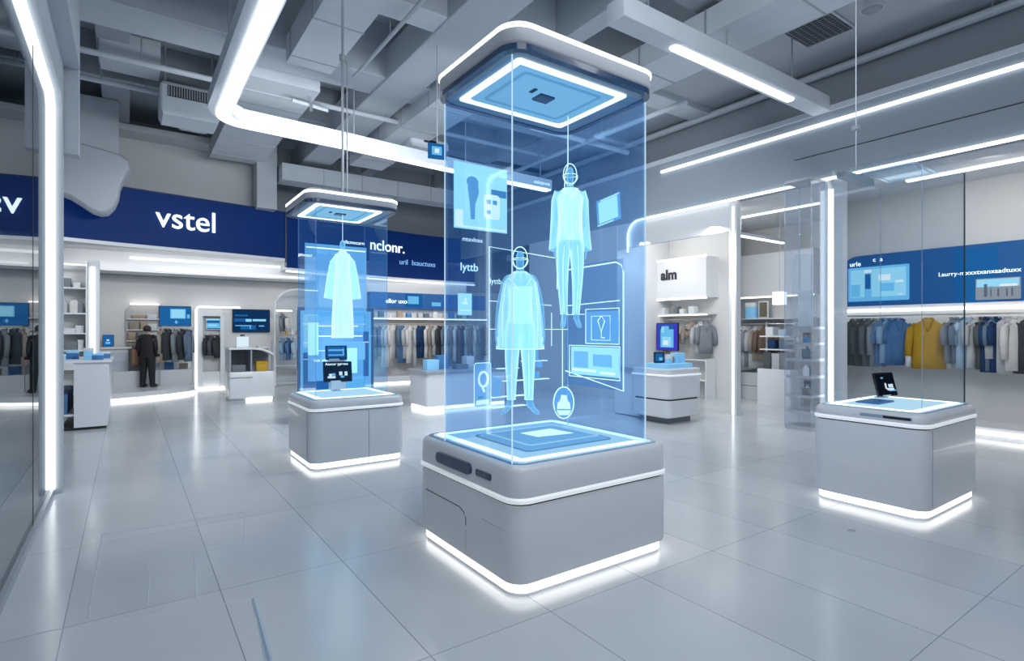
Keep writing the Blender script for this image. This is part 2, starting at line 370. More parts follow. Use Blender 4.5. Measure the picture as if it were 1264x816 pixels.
# right side: fascia, soffit, store walls
mb = MB()
mb.box(10.0, 1.0, 4.32, 10.16, 17.6, 5.58); mb.box(10.0, -3, 4.32, 10.16, 1.0, 5.58)
fa = struct(mb, 'wall_right_fascia', 'fascia', smooth=False)
part(MB().box(9.988, -3, 4.80, 10.0, 5.3, 4.812), 'shadow_gap', 'dark', fa, smooth=False)
part(MB().box(9.975, -3, 5.50, 10.02, 17.6, 5.60), 'fascia_cap', 'beaml', fa, smooth=False)
struct(MB().box(10.16, -3, 5.58, 10.7, 18, 5.62).box(10.6, -3, 5.6, 10.75, 18, 7.4), 'wall_right_upper', 'beamd', smooth=False)
struct(MB().box(10.16, -3, 4.30, 14, 13, 4.42), 'wall_right_soffit', 'soffit', smooth=False)
struct(MB().box(12.0, -3, 0, 12.2, 5.5, 4.35), 'wall_right', 'wallw', smooth=False)
mb = MB(); mb.prism([(10.02, 4.70), (10.02, 4.82), (12.1, 5.62), (12.1, 5.48)], 'z', 0, 4.32); struct(mb, 'wall_right_divider', 'wall', smooth=False)
struct(MB().box(13.4, 5.4, 0, 13.6, 9.0, 4.35), 'wall_right_alcove', 'wallw', smooth=False)
struct(MB().box(12.0, 7.85, 0, 12.08, 10.9, 4.35), 'wall_right_rear', 'wallw', smooth=False)
struct(MB().box(10.0, 9.75, 0, 12.0, 13.4, 4.32), 'wall_right_block', 'wall', smooth=False)
struct(MB().box(9.97, 6.45, 0, 10.12, 6.50, 4.32).box(9.97, 6.56, 0, 10.12, 6.61, 4.32), 'door_1', 'white2', smooth=False)
struct(MB().box(9.97, 4.70, 0, 10.14, 4.83, 4.32).box(9.97, 4.46, 0, 10.14, 4.60, 4.32), 'door_2', 'white2', smooth=False)
struct(MB().box(10.02, 6.61, 3.72, 10.1, 9.75, 4.32), 'trim_6', 'wall', smooth=False)
struct(MB().box(11.2, -3, 0, 12.0, 4.9, .16), 'trim_7', 'white2', smooth=False)
# left: glass partition with framed light
w1 = bpy.data.objects.new('window_1', None); C.objects.link(w1); w1.location = (-.65, 6, 0); w1['kind'] = 'structure'
part(MB().box(-.662, 1.5, .06, -.65, 6.10, 4.14), 'glass_pane', 'mirror', w1, smooth=False)
part(MB().box(-.662, 6.12, .06, -.65, 7.4, 4.14), 'glass_pane', 'mirror', w1, smooth=False)
part(MB().box(-.664, 6.10, .06, -.648, 6.12, 4.14), 'pane_joint', 'dark', w1, smooth=False)
part(MB().box(-.70, 1.5, 0, -.62, 7.4, .06), 'bottom_rail', 'grey', w1, smooth=False)
pl = Plane((0, 0, 0), (0, 1, 0), (0, 0, 1))
mb = MB(); prof = [(7.56, 0), (7.56, 4.40), (7.45, 4.54), (1.5, 4.54), (1.5, 4.14), (7.3, 4.14), (7.4, 4.02), (7.4, 0)]
mb.prism(prof, 'x', -.72, -.555); part(mb, 'window_frame', 'bulk', w1, smooth=False)
mb = MB(); led = [(7.395, .06), (7.395, 4.03), (7.28, 4.135), (1.5, 4.135), (1.5, 4.10), (7.27, 4.10), (7.365, 4.01), (7.365, .06)]
mb.prism(led, 'x', -.65, -.612); part(mb, 'light_strip', 'led', w1, smooth=False)
struct(MB().box(-.75, 1.5, 4.52, -.42, 7.58, 7.4).box(-.70, 7.57, 3.6, -.43, 7.75, 7.4), 'wall_left', 'bulk', smooth=False)
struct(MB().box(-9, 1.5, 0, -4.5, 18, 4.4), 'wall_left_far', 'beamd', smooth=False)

# ------------------------------------------------------------------ ceiling services
def beam(x0, y0, z0, x1, y1, z1, m='beam'): struct(MB().rloft(x0, y0, x1, y1, .02, [(z0, .015), (z0 + .015, 0), (z1 - .015, 0), (z1, .015)], 2), 'ceiling_beam', m)
beam(-3, 9.75, 6.40, 10.6, 10.6, 7.4)
beam(-3, 7.35, 6.40, 10.6, 7.85, 7.4, 'beaml')
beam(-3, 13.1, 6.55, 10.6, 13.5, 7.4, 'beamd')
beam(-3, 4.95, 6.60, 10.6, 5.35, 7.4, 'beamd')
beam(3.95, 1.0, 6.36, 4.72, 17, 6.95)
beam(8.62, 1.0, 6.55, 10.6, 17, 7.4, 'bulk')
beam(-.45, 3, 6.77, .05, 17, 7.4, 'beamd')
beam(6.05, 1, 6.63, 6.4, 17, 7.4, 'beam')
def duct(name, x0, y0, z0, x1, y1, z1, label, m='beaml', axis='y', joint=1.3):
    t = thing(name, label, 'duct', ((x0 + x1) / 2, (y0 + y1) / 2, z0))
    part(MB().box(x0, y0, z0, x1, y1, z1), 'duct_body', m, t, smooth=False)
    mb = MB(); n = int(((y1 - y0) if axis == 'y' else (x1 - x0)) / joint)
    for k in range(1, n + 1):
        mb = MB()
        if axis == 'y': yy = y0 + k * joint; mb.box(x0 - .012, yy - .012, z0 - .012, x1 + .012, yy + .012, z1 + .005)
        else: xx = x0 + k * joint; mb.box(xx - .012, y0 - .012, z0 - .012, xx + .012, y1 + .012, z1 + .005)
        part(mb, 'duct_flange', 'grey', t, smooth=False)
    for k in range(2):
        xx, yy = ((x0 + x1) / 2, y0 + (y1 - y0) * (.25 + .5 * k)) if axis == 'y' else (x0 + (x1 - x0) * (.25 + .5 * k), (y0 + y1) / 2)
        part(MB().cyl(xx, yy, z1 - .01, 7.41, .012, 6), 'hanger_rod', 'grey', t)
    return t
duct('air_duct', 2.18, 1.6, 6.18, 2.92, 9.72, 6.62, 'broad pale grey air duct right of the corner of the long ceiling light')
duct('air_duct', 1.75, 10.65, 6.22, 3.0, 16.3, 6.6, 'wide pale air duct above the long light beyond the cross beam')
duct('air_duct', 7.1, 1.2, 6.12, 8.0, 8.6, 6.5, 'pale flat air duct running above the short ceiling light bar')
duct('air_duct', 4.85, 8.5, 6.1, 5.75, 14.5, 6.5, 'grey air duct behind the top of the large glass case')
duct('air_duct', 3.4, 15.6, 5.75, 9.4, 16.2, 6.2, 'low grey air duct running above the blue sign band', 'beam', 'x', 1.1)
duct('air_duct', -.4, 11.9, 6.5, .5, 12.6, 6.95, 'short grey duct meeting the ceiling air unit', 'beam', 'x')
# round pipes
def pipe(pts, r, label, m='beaml'):
    t = thing('ceiling_pipe', label, 'pipe', pts[0]); part(MB().tube(pts, r, 10), 'pipe_run', m, t)
    a, b = Vector(pts[0]), Vector(pts[-1])
    for k in range(1, 5):
        q = a.lerp(b, k / 5); part(MB().tube([(q.x, q.y, q.z + r), (q.x, q.y, 7.42)], .012, 6), 'pipe_hanger', 'grey', t)
pipe([(10.45, -1, 6.4), (10.45, 17, 6.4)], .07, 'long pale pipe running high above the right shop fascia')
pipe([(-2, 11.3, 6.25), (9.0, 11.3, 6.25)], .05, 'thin grey pipe crossing the ceiling behind the cross beam', 'beam')
pipe([(-2.5, 12.8, 6.35), (1.0, 12.8, 6.35)], .05, 'grey pipe across the dark ceiling bay left of the air unit', 'beam')
pipe([(6.9, 9.2, 5.95), (9.8, 9.2, 5.95)], .06, 'short pale pipe right of the large case cap', 'beaml')
pipe([(3.3, 1.5, 6.2), (3.3, 9.6, 6.2)], .03, 'thin pipe between the pale duct and the main ceiling beam', 'beam')
pipe([(8.4, 6.4, 5.9), (8.4, 12, 5.9)], .05, 'pale pipe running into depth beside the shop fascia', 'beam')
# air unit
t = thing('air_conditioner', 'white boxy air unit with a slotted grille hung under the ceiling', 'air conditioner', (1.0, 12.5, 5.75))
part(MB().rloft(.5, 12.1, 1.5, 12.9, .05, [(5.75, .05), (5.85, 0), (6.3, 0), (6.36, .05)]), 'unit_body', 'beaml', t)
mb = MB(); mb.box(.62, 12.085, 6.08, 1.38, 12.10, 6.28); gr = part(mb, 'grille', 'dark', t, smooth=False)
mb = MB()
for k in range(18): mb.box(.63 + k * .042, 12.075, 6.09, .648 + k * .042, 12.09, 6.27)
part(mb, 'grille_slat', 'grey', gr, smooth=False)
for x in (.6, 1.4): part(MB().cyl(x, 12.5, 6.3, 7.42, .02), 'hanger_rod', 'grey', t)
part(MB().box(.9, 12.9, 5.95, 1.4, 13.6, 6.3), 'duct_neck', 'beam', t, smooth=False)
# vent grille and dome
t = thing('ceiling_vent', 'dark square vent grille in the ceiling above the right shop', 'vent', (9.1, 4.45, 6.52))
part(MB().rframe(8.72, 4.05, 9.55, 4.85, .01, .04, 6.525, 6.548, 2), 'vent_frame', 'beam', t, smooth=False)
part(MB().box(8.75, 4.08, 6.535, 9.52, 4.82, 6.548), 'vent_backing', 'dark', t, smooth=False)
mb = MB()
for k in range(12): mb.box(8.78 + k * .062, 4.09, 6.528, 8.79 + k * .062, 4.81, 6.536)
for k in range(8): mb.box(8.76, 4.13 + k * .09, 6.528, 9.51, 4.138 + k * .09, 6.536)
part(mb, 'vent_slat', 'grey', t, smooth=False)
t = thing('ceiling_speaker', 'round white dome fitting on the ceiling at the top edge', 'ceiling fitting', (8.86, 3.56, 6.3))
part(MB().cyl(8.86, 3.56, 6.36, 6.56, .15, 24, .17), 'housing', 'white2', t); part(MB().cyl(8.86, 3.56, 6.33, 6.36, .10, 24, .14), 'dome', 'beamd', t)
t = thing('projector', 'small white projector with a dark lens slot hung left of the large case', 'projector', (5.75, 11.9, 5.9))
part(MB().rloft(5.3, 11.6, 6.3, 12.3, .08, [(5.95, .06), (6.0, 0), (6.12, 0), (6.18, .05)]), 'projector_body', 'beaml', t)
part(MB().box(5.62, 11.585, 6.06, 5.98, 11.60, 6.13), 'lens_slot', 'black', t, smooth=False); part(MB().cyl(5.8, 12, 6.15, 7.42, .03), 'mount', 'grey', t)
t = thing('hanging_screen', 'tiny bright blue screen hung from the ceiling left of the large case', 'screen', (4.12, 8.1, 4.5))
pl = Plane((4.0, 8.1, 4.5), (1, -.25, 0), (0, 0, 1)); mb = MB(); pl.quad(mb, 0, 0, .30, .25, -.03, .03); part(mb, 'screen_body', 'scr', t, smooth=False)
graphics(pl, .30, .25, t, [('scrl', [(.2, .25, .75, .8)]), ('scrw', [(.36, .38, .6, .66)])], .001)
part(MB().cyl(4.15, 8.08, 4.75, 6.5, .008, 8), 'hanger_rod', 'grey', t)
# sprinkler-like fittings
for (x, y, lab) in ((2.9, 10.9, 'white sprinkler tee above the left glass case'), (6.6, 9.0, 'white sprinkler tee right of the large case cap')):
    t = thing('sprinkler', lab, 'sprinkler', (x, y, 5.9)); part(MB().tube([(x - .35, y, 6.05), (x + .35, y + .12, 6.05)], .035, 8), 'branch_pipe', 'beaml', t)
    part(MB().cyl(x, y, 5.92, 6.05, .03, 10), 'sprinkler_head', 'steel', t); part(MB().cyl(x, y + .05, 6.05, 7.42, .02, 8), 'drop_pipe', 'grey', t)
struct(MB().box(2.85, 16.0, 5.0, 3.35, 16.5, 7.4), 'ceiling_column', 'bulk', smooth=False)

# linear lights -----------------------------------------------------
def arc(cx, cy, r, a0, a1, n=8): return [(cx + r * math.cos(R(a0 + (a1 - a0) * k / n)), cy + r * math.sin(R(a0 + (a1 - a0) * k / n))) for k in range(n + 1)]
path = [(1.27, 1.2), (1.27, 4), (1.27, 7), (1.27, 9.9)] + arc(1.67, 10.0, .40, 180, 90, 8)[1:] + [(3.5, 10.5), (6, 10.72), (8.7, 10.85)]
t = thing('linear_light', 'long white light rail bending round a corner under the left ceiling', 'ceiling light', (1.27, 6, 5.2))
mb = MB(); mb.sweep([(x - .05 if i < 4 else x, y + (.05 if i > 8 else 0)) for i, (x, y) in enumerate(path)], .36, 5.235, 5.46); part(mb, 'housing', 'beaml', t)
mb = MB(); mb.sweep(path, .19, 5.205, 5.235); part(mb, 'diffuser', 'ledb', t)
for (x, y) in ((1.22, 4.5), (1.22, 7.0), (1.22, 9), (3.6, 10.5), (6.2, 10.7), (8.4, 10.8)): part(MB().cyl(x, y, 5.4, 7.42, .012, 8), 'hanger_rod', 'grey', t)
t = thing('linear_light', 'short white light bar under the beam meeting the right fascia', 'ceiling light', (7.5, 4.8, 5.45))
part(MB().rloft(4.9, 4.66, 9.98, 4.96, .02, [(5.50, .01), (5.51, 0), (5.75, 0), (5.76, .01)], 2), 'housing', 'beaml', t)
part(MB().rloft(5.96, 4.74, 8.98, 4.88, .06, [(5.475, .01), (5.50, 0)], 5), 'diffuser', 'ledb', t)
for x in (5.5, 7.2, 9.0): part(MB().cyl(x, 4.81, 5.74, 7.42, .012, 8), 'hanger_rod', 'grey', t)
solo(MB().box(9.955, -3, 5.285, 9.998, 8.35, 5.335), 'linear_light', 'led', 'straight light strip high on the right shop fascia', 'light strip')
pl = Plane((9.97, 0, 0), (0, -1, 0), (0, 0, 1))
pts = [(3, 4.33), (-3, 4.33), (-8.7, 4.33)] + [(-9.0 + .0 - .36 * math.sin(R(a)), 3.97 + .36 * math.cos(R(a))) for a in range(10, 91, 10)] + [(-9.36, 3.6)]
mb = MB(); pl.outline(mb, pts, .028, closed=False)
solo(mb, 'linear_light', 'led', 'light strip along the lower fascia edge curving down at its far end', 'light strip')
solo(MB().box(10.01, 6.502, .02, 10.06, 6.558, 4.2), 'linear_light', 'led', 'upright light strip on the post between the two right shops', 'light strip')
solo(MB().box(10.0, 4.605, .02, 10.06, 4.69, 4.15), 'linear_light', 'led', 'upright light strip on the post left of the hanging coats', 'light strip')
solo(MB().box(11.5, 5.6, 4.275, 11.6, 9.3, 4.30), 'linear_light', 'led', 'ceiling light strip above the small dark wall sign', 'light strip')
t = thing('linear_light', 'hanging light strip inside the shop behind the glass tower', 'light strip', (11.6, 6.94, 3.73)); part(MB().box(10.6, 6.9, 3.73, 12.6, 6.98, 3.76), 'diffuser', 'led', t, smooth=False); part(MB().box(10.6, 6.9, 3.76, 12.6, 6.98, 3.82), 'housing', 'beaml', t, smooth=False)
for x in (10.9, 12.3): part(MB().cyl(x, 6.94, 3.8, 4.3, .008, 6), 'hanger_rod', 'grey', t)
solo(MB().box(11.0, -2, 4.265, 11.1, 3.9, 4.30), 'linear_light', 'led', 'ceiling light strip over the coats in the right shop', 'light strip')
solo(MB().box(11.86, -3, 2.06, 11.99, 5.45, 2.115), 'linear_light', 'ledw', 'shelf light strip running above the hanging coats', 'light strip')
solo(MB().box(11.16, -3, .05, 11.2, 4.6, .10), 'linear_light', 'toe', 'floor light strip below the hanging coats at the right', 'light strip')
solo(MB().ribbon([(x, y - .02) for x, y in bandR], 3.36, 3.42, .05), 'linear_light', 'leds', 'curved light strip under the blue band above the rear clothes rail', 'light strip')
solo(MB().box(.05, 17.21, 3.54, 4.5, 17.25, 3.60), 'linear_light', 'leds', 'upper light strip below the lit white sign', 'light strip')
solo(MB().box(.6, 17.21, 3.26, 4.5, 17.25, 3.305), 'linear_light', 'leds', 'lower light strip below the lit white sign', 'light strip')
solo(MB().box(-4, 15.0, 3.55, -1.2, 15.04, 3.60), 'linear_light', 'leds', 'light strip beyond the left glass partition', 'light strip')

# ------------------------------------------------------------------ signs
t = thing('shop_sign', 'deep blue curved sign band with glowing white letters reading vstel', 'sign', (0, 15.8, 3.75))
part(MB().ribbon(bandL, 3.74, 5.05, .05), 'sign_panel', 'band', t)
part(MB().ribbon([(x, y - .004) for x, y in bandL], 5.03, 5.06, .06), 'sign_edge', 'navytrim', t)
d = Vector((bandL[6][0] - bandL[4][0], bandL[6][1] - bandL[4][1], 0)).normalized()
text('vstel', .74, 'sign_text', 'letter', (.56, 15.795, 4.22), d, (0, 0, 1), t, .02)
t = thing('shop_sign', 'deep blue sign band with blurred white lettering behind the glass cases', 'sign', (7, 17.4, 3.5))
part(MB().ribbon(bandR, 3.5, 5.05, .05), 'sign_panel', 'band', t)
part(MB().box(3.66, 16.42, 3.5, 3.70, 16.5, 5.05), 'panel_joint', 'dark', t, smooth=False)
d2 = Vector((bandR[3][0] - bandR[2][0], bandR[3][1] - bandR[2][1], 0)).normalized()
text('nclonr.', .50, 'sign_text', 'letter', (6.42, 17.22, 4.33), d2, (0, 0, 1), t, .012)
text('uril  lxauctuxs', .25, 'sign_text', 'letterb', (7.55, 17.47, 3.95), (1, .08, 0), (0, 0, 1), t, .01)
text('Iyttb', .42, 'sign_text', 'letter', (9.95, 17.56, 3.9), (1, 0, 0), (0, 0, 1), t, .01)
text('ellor uxo', .22, 'sign_text', 'letterb', (4.6, 16.68, 4.0), (1, .3, 0), (0, 0, 1), t, .01)
t = thing('header_sign', 'lower blue header strip with small white text above the rear rail', 'sign', (8.2, 17.55, 2.45))
part(MB().rloft(6.5, 17.45, 11.0, 17.69, .04, [(2.45, 0), (2.98, 0)], 3), 'sign_panel', 'bandr', t)
pl = Plane((6.5, 17.445, 2.45), (1, 0, 0), (0, 0, 1)); graphics(pl, 4.5, .53, t, [('scr', [(.28, .1, .42, .95)]), ('scrl', [(.30, .3, .39, .8), (.5, .2, .58, .45)])], .001)
text('ellor uxo', .21, 'sign_text', 'letter', (7.05, 17.44, 2.62), (1, 0, 0), (0, 0, 1), t, .006)
# alm sign panel
t = thing('wall_sign', 'white wall panel with dark letters reading alm', 'sign', (11.6, 9.4, 2.45))
part(MB().box(11.5, 8.25, 2.52, 12.0, 10.9, 3.52), 'sign_panel', 'white2', t, smooth=False)
part(MB().box(11.49, 8.25, 3.50, 11.53, 10.9, 3.545), 'top_light', 'ledw', t, smooth=False); part(MB().box(11.49, 8.25, 2.48, 11.53, 10.9, 2.525), 'bottom_light', 'ledw', t, smooth=False)
text('alm', .36, 'sign_text', 'ink', (11.492, 9.62, 3.02), (0, -1, 0), (0, 0, 1), t, .01, bold=.012)
# blue header above coats
t = thing('header_sign', 'blue rounded header panel with white text above the hanging coats', 'sign', (11.93, 2, 2.2))
pl = Plane((11.93, 5.42, 2.18), (0, -1, 0), (0, 0, 1)); W = 8.4; H = 1.0
pts = [(0, 0), (W, 0), (W, H)] + [(.4 - .4 * math.sin(R(a)), H - .4 + .4 * math.cos(R(a))) for a in range(0, 91, 10)]
mb = MB(); pl.poly(mb, pts, -.06, .06); part(mb, 'sign_panel', 'bandr', t)
mb = MB(); pl.quad(mb, 0, -.07, W, 0, -.06, .09); part(mb, 'panel_ledge', 'white2', t, smooth=False)
graphics(pl, W, H, t, [('scr', [(.23, .0, .30, .93), (.36, .2, .52, .55)]), ('scrl', [(.345, .44, .42, .47)])], .001)
text('l.aurry-mxxxtxanxaadtuxx  w   Aedi Rno', .105, 'sign_text', 'letter', (11.926, 3.72, 2.665), (0, -1, 0), (0, 0, 1), t, .003)
text('urle', .13, 'sign_text', 'letter', (11.926, 5.2, 2.98), (0, -1, 0), (.0, 0, 1), t, .003)
text('c  a', .12, 'sign_text', 'letter', (11.926, 4.78, 3.04), (0, -1, 0), (.0, 0, 1), t, .003)

# ------------------------------------------------------------------ flat screens
def screen(name, label, cat, o, u, w, h, bg, blocks, th=.05, frame='black', bez=.015, v=(0, 0, 1), texts=(), stand=None):
    pl = Plane(o, u, v); c = pl.p(w / 2, 0, -th / 2); t = thing(name, label, cat, c)
    mb = MB(); pl.poly(mb, pl.rrect(-bez, -bez, w + bez, h + bez, min(.02, bez + .004), 3), -th, th); part(mb, 'screen_body', frame, t)
    mb = MB(); pl.quad(mb, 0, 0, w, h, .0008, .001); part(mb, 'display', bg, t, smooth=False)
    graphics(pl, w, h, t, blocks, .0025)
    for (s, sz, a, b, m) in texts: text(s, sz, 'screen_text', m, pl.p(a * w, b * h, .008), u, v, t, .0005)
    return t, pl
screen('wall_screen', 'small blue wall screen behind the person in black', 'screen', (.74, 18.33, 1.83), (1, 0, 0), .76, .55, 'scr',
       [('scrl', [(.34, .38, .84, .88), (.88, .4, .97, .6)]), ('scrc', [(.38, .42, .80, .84)]), ('scrl', [(.5, .12, .56, .28), (.47, .18, .62, .2)])])
screen('wall_screen', 'wide dark blue wall screen above the small counter', 'screen', (2.60, 18.33, 1.66), (1, 0, 0), 1.02, .67, 'scrd',
       [('scr', [(.05, .7, .4, .78), (.03, .46, .5, .6), (.2, .1, .62, .3)]), ('scrc', [(.34, .46, .5, .58), (.53, .48, .9, .58)]), ('scrl', [(.06, .26, .5, .30), (.45, .13, .48, .26), (.7, .24, .85, .29)])])
screen('portal_screen', 'small blue screen inside the lit doorway frame', 'screen', (1.9, 18.3, 1.74), (1, 0, 0), .34, .30, 'scr', [('scrl', [(.0, .1, 1, .6)]), ('scrc', [(.1, .3, .8, .45), (.0, .86, 1, 1)])], frame='white2')
screen('header_screen', 'light blue screen on the header above the dark coats', 'screen', (11.90, 5.20, 2.29), (0, -1, 0), 1.02, .64, 'scrl',
       [('scrc', [(.03, .1, .97, .95)]), ('scrl', [(.04, .12, .2, .5), (.28, .06, .40, .93), (.55, .26, .78, .5)]), ('scr', [(.29, .35, .385, .8)]), ('scrw', [(.27, .84, .4, .93), (.52, .58, .72, .76), (.8, .5, .93, .57), (.84, .14, .92, .17)])], th=.02, frame='scrl')
t, pl = screen('header_picture', 'grey city picture on the header at the right edge', 'picture', (11.90, 3.17, 2.235), (0, -1, 0), .55, .33, 'scrg',
       [('scrc', [(0, .6, 1, 1)]), ('scrg', [(.05, .1, .3, .5), (.3, .1, .42, .62), (.44, .1, .6, .42), (.6, .1, .95, .55)]), ('scrw', [(.55, .6, .95, .72)]), ('slate', [(.18, .1, .26, .75), (.33, .1, .36, .5), (.5, .1, .54, .5), (.7, .1, .74, .48), (.82, .1, .86, .5)])], th=.02, frame='scrg')
t, pl = screen('display_monitor', 'violet blue monitor in front of the white shelves below the alm sign', 'monitor', (11.3, 9.60, 1.20), (0, -1, 0), .66, .68, 'scrv',
       [('scr', [(.12, .1, .8, .95)]), ('scrl', [(.2, .1, .82, .78), (.25, .2, .6, .9)]), ('scrc', [(.28, .14, .7, .5), (.24, .66, .38, .86)]), ('scrw', [(.34, .2, .56, .36)])])
part(MB().box(11.35, 9.20, 1.48, 12.0, 9.34, 1.60), 'wall_bracket', 'grey', t, smooth=False)

# ------------------------------------------------------------------ display cases
def plinth_case(label, bx, by, body_top, lid_top, gl, cap, style):
    (x0, x1), (y0, y1) = bx, by; t = thing('display_case', label, 'display case', ((x0 + x1) / 2, (y0 + y1) / 2, 0)); r = .13
    part(MB().rloft(x0 + .03, y0 + .03, x1 - .03, y1 - .03, r, [(0, 0), (.022, 0)]), 'foot_rim', 'white2', t)
    part(MB().rloft(x0 + .025, y0 + .025, x1 - .025, y1 - .025, r, [(.022, .0), (.085, .0)]), 'toe_light', 'toe', t)
    part(MB().rloft(x0, y0, x1, y1, r, [(.085, .02), (.09, .005), (.11, 0), (body_top - .03, 0), (body_top - .02, .004)]), 'plinth_body', 'white', t)
    part(MB().rloft(x0 + .012, y0 + .012, x1 - .012, y1 - .012, r, [(body_top - .022, 0), (body_top - .008, 0)]), 'shadow_gap', 'dark', t)
    part(MB().rloft(x0 - .010, y0 - .010, x1 + .010, y1 + .010, r + .01, [(body_top - .008, .010), (body_top - .003, 0), (body_top + .018, 0), (body_top + .030, .012)]), 'trim_band', 'trimw', t)
    ld = part(MB().rloft(x0, y0, x1, y1, r, [(body_top + .028, .002), (body_top + .05, 0), (lid_top - .035, .006), (lid_top - .012, .022), (lid_top, .05)]), 'plinth_lid', 'white', t)
    (gx0, gx1), (gy0, gy1), gz = gl
    part(MB().rframe(x0 + .052, y0 + .052, x1 - .052, y1 - .052, .09, .06, lid_top - .01, lid_top + .004), 'lid_rim', 'rim', ld)
    part(MB().rloft(x0 + .08, y0 + .08, x1 - .08, y1 - .08, .08, [(lid_top, 0), (lid_top + .006, .004)]), 'lit_top', 'padglow', ld)
    part(MB().rframe(x0 + .11, y0 + .11, x1 - .11, y1 - .11, .07, .07, lid_top + .005, lid_top + .010), 'light_frame', 'padled', ld)
    gm, em, er = {'lit': ('glasslit', 'edge', .0055), 'mid': ('glassmid', 'edges', .005), 'clear': ('glassclear', 'edgew', .004)}[style]
    z0, z1 = lid_top + .011, gz; th = .008
    for (a, b, c, d) in ((gx0, gy0, gx1, gy0 + th), (gx0, gy1 - th, gx1, gy1), (gx0, gy0 + th, gx0 + th, gy1 - th), (gx1 - th, gy0 + th, gx1, gy1 - th)):
        part(MB().box(a, b, z0, c, d, z1), 'glass_panel', gm, t, smooth=False)
    for i, (a, b) in enumerate(((gx0, gy0), (gx1, gy0), (gx1, gy1), (gx0, gy1))):
        m = em
        if style == 'clear' and i == 1: m = 'edged'
        part(MB().cyl(a, b, z0, z1, er if m != 'edged' else .007, 6), 'glass_edge', m, t)
    if cap:
        (cx0, cx1), (cy0, cy1), (cz0, cz1) = cap; r = .16
        cp = part(MB().rloft(cx0, cy0, cx1, cy1, r, [(cz0, .05), (cz0 + .03, .012), (cz0 + .05, .0), (cz1 - .03, 0), (cz1, .05)]), 'canopy', 'grey2', t)
        part(MB().rloft(cx0 - .006, cy0 - .006, cx1 + .006, cy1 + .006, r, [(cz1 - .066, .006), (cz1 - .062, 0), (cz1 - .038, 0), (cz1 - .034, .006)]), 'light_band', 'led', cp)
        part(MB().rframe(cx0 + .004, cy0 + .004, cx1 - .004, cy1 - .004, r, .05, cz0 - .012, cz0 + .028), 'canopy_trim', 'navytrim', cp)
        part(MB().rloft(cx0 + .03, cy0 + .03, cx1 - .03, cy1 - .03, r, [(cz0 - .004, 0), (cz0 + .004, 0)]), 'underside', 'fascia', cp)
        sx0, sy0, sx1, sy1 = cx0 + .14, cy0 + .13, cx1 - .20, cy1 - .16
        part(MB().rframe(sx0, sy0, sx1, sy1, .03, .055, cz0 - .016, cz0 - .003), 'light_frame', 'capled', cp)
        part(MB().rloft(sx0 + .055, sy0 + .055, sx1 - .055, sy1 - .055, .06, [(cz0 - .009, 0), (cz0 - .003, 0)]), 'glow_panel', 'capglow', cp)
        mb = MB(); mb.rframe(sx0 + .14, sy0 + .12, sx1 - .14, sy1 - .12, .04, .03, cz0 - .012, cz0 - .009); part(mb, 'glow_panel_edge', 'capglow2', cp)
        mx, my = (sx0 + sx1) / 2, (sy0 + sy1) / 2
        part(MB().rloft(mx - .06, my - .06, mx + .08, my + .06, .01, [(cz0 - .022, .004), (cz0 - .009, 0)]), 'sensor', 'navytrim', cp)
        part(MB().box(mx - .15, my - .10, cz0 - .016, mx - .12, my - .03, cz0 - .009), 'sensor_slot', 'dark', cp, smooth=False)
    return t, ld
main, mlid = plinth_case('large glass display case holding two glowing figures on a white plinth', (1.98, 3.46), (2.80, 4.22), .605, .835, ((2.02, 3.27), (2.89, 3.80), 3.47), ((1.93, 3.28), (2.76, 3.84), (3.47, 3.66)), 'lit')
# raised pad, card and handle details of the large case
pd = part(MB().rloft(2.32, 3.12, 3.12, 3.82, .05, [(.846, 0), (.862, .012), (.87, .03)]), 'display_pad', 'padglow2', mlid)
part(MB().rframe(2.37, 3.17, 3.07, 3.77, .04, .02, .869, .874), 'pad_frame', 'padglow', pd); part(MB().rframe(2.30, 3.10, 3.14, 3.84, .05, .012, .845, .852), 'pad_shadow', 'rim', pd)
part(MB().prism([(2.62, 3.40), (2.95, 3.36), (2.92, 3.62), (2.60, 3.60)], 'z', .871, .875), 'pad_card', 'hwhite', pd)
mb = MB(); pl = Plane((1.985, 0, 0), (0, -1, 0), (0, 0, 1)); pl.poly(mb, pl.rrect(-3.84, .685, -3.33, .765, .036), -.01, .035); part(mb, 'handle', 'navytrim', mlid, ang=60)
mb = MB(); pl.poly(mb, pl.rrect(-3.27, .70, -3.08, .745, .012), -.01, .02); part(mb, 'handle', 'navytrim', mlid)
mb = MB(); pl.outline(mb, [(-4.05, .42), (-3.50, .42), (-3.44, .40), (-3.41, .36), (-3.41, .31)], .0035, closed=False, d=.005); part(mb, 'drawer_seam', 'dark', main)
mb = MB(); pl.outline(mb, [(-3.41, .28), (-3.41, .12)], .002, False, d=.005); pl.outline(mb, [(-3.2, .42), (-2.95, .415)], .002, False, d=.005); part(mb, 'drawer_seam', 'grey', main)
left, llid = plinth_case('left glass display case with a glowing dress on a white plinth', (1.80, 3.02), (6.78, 8.0), .72, .85, ((1.92, 2.85), (7.0, 7.85), 3.28), ((1.75, 2.94), (6.75, 7.95), (3.26, 3.43)), 'mid')
mb = MB(); mb.tube([(1.797, 6.93, .1), (1.797, 6.93, .70)], .004, 4); mb.tube([(2.52, 6.777, .1), (2.52, 6.777, .72)], .004, 4); mb.tube([(2.2, 6.777, .70), (2.9, 6.777, .70)], .003, 4); part(mb, 'panel_seam', 'grey', left)
mb = MB()
for p in ((2.35, 7.3),): mb.cyl(p[0], p[1], 3.41, 7.42, .017, 8); mb.cyl(p[0] + .06, p[1], 3.41, 5.3, .01, 8); mb.cyl(p[0], p[1], 5.28, 5.36, .045, 10); mb.cyl(p[0], p[1], 3.42, 3.5, .05, 10)
part(mb, 'hanger_rod', 'grey', left)
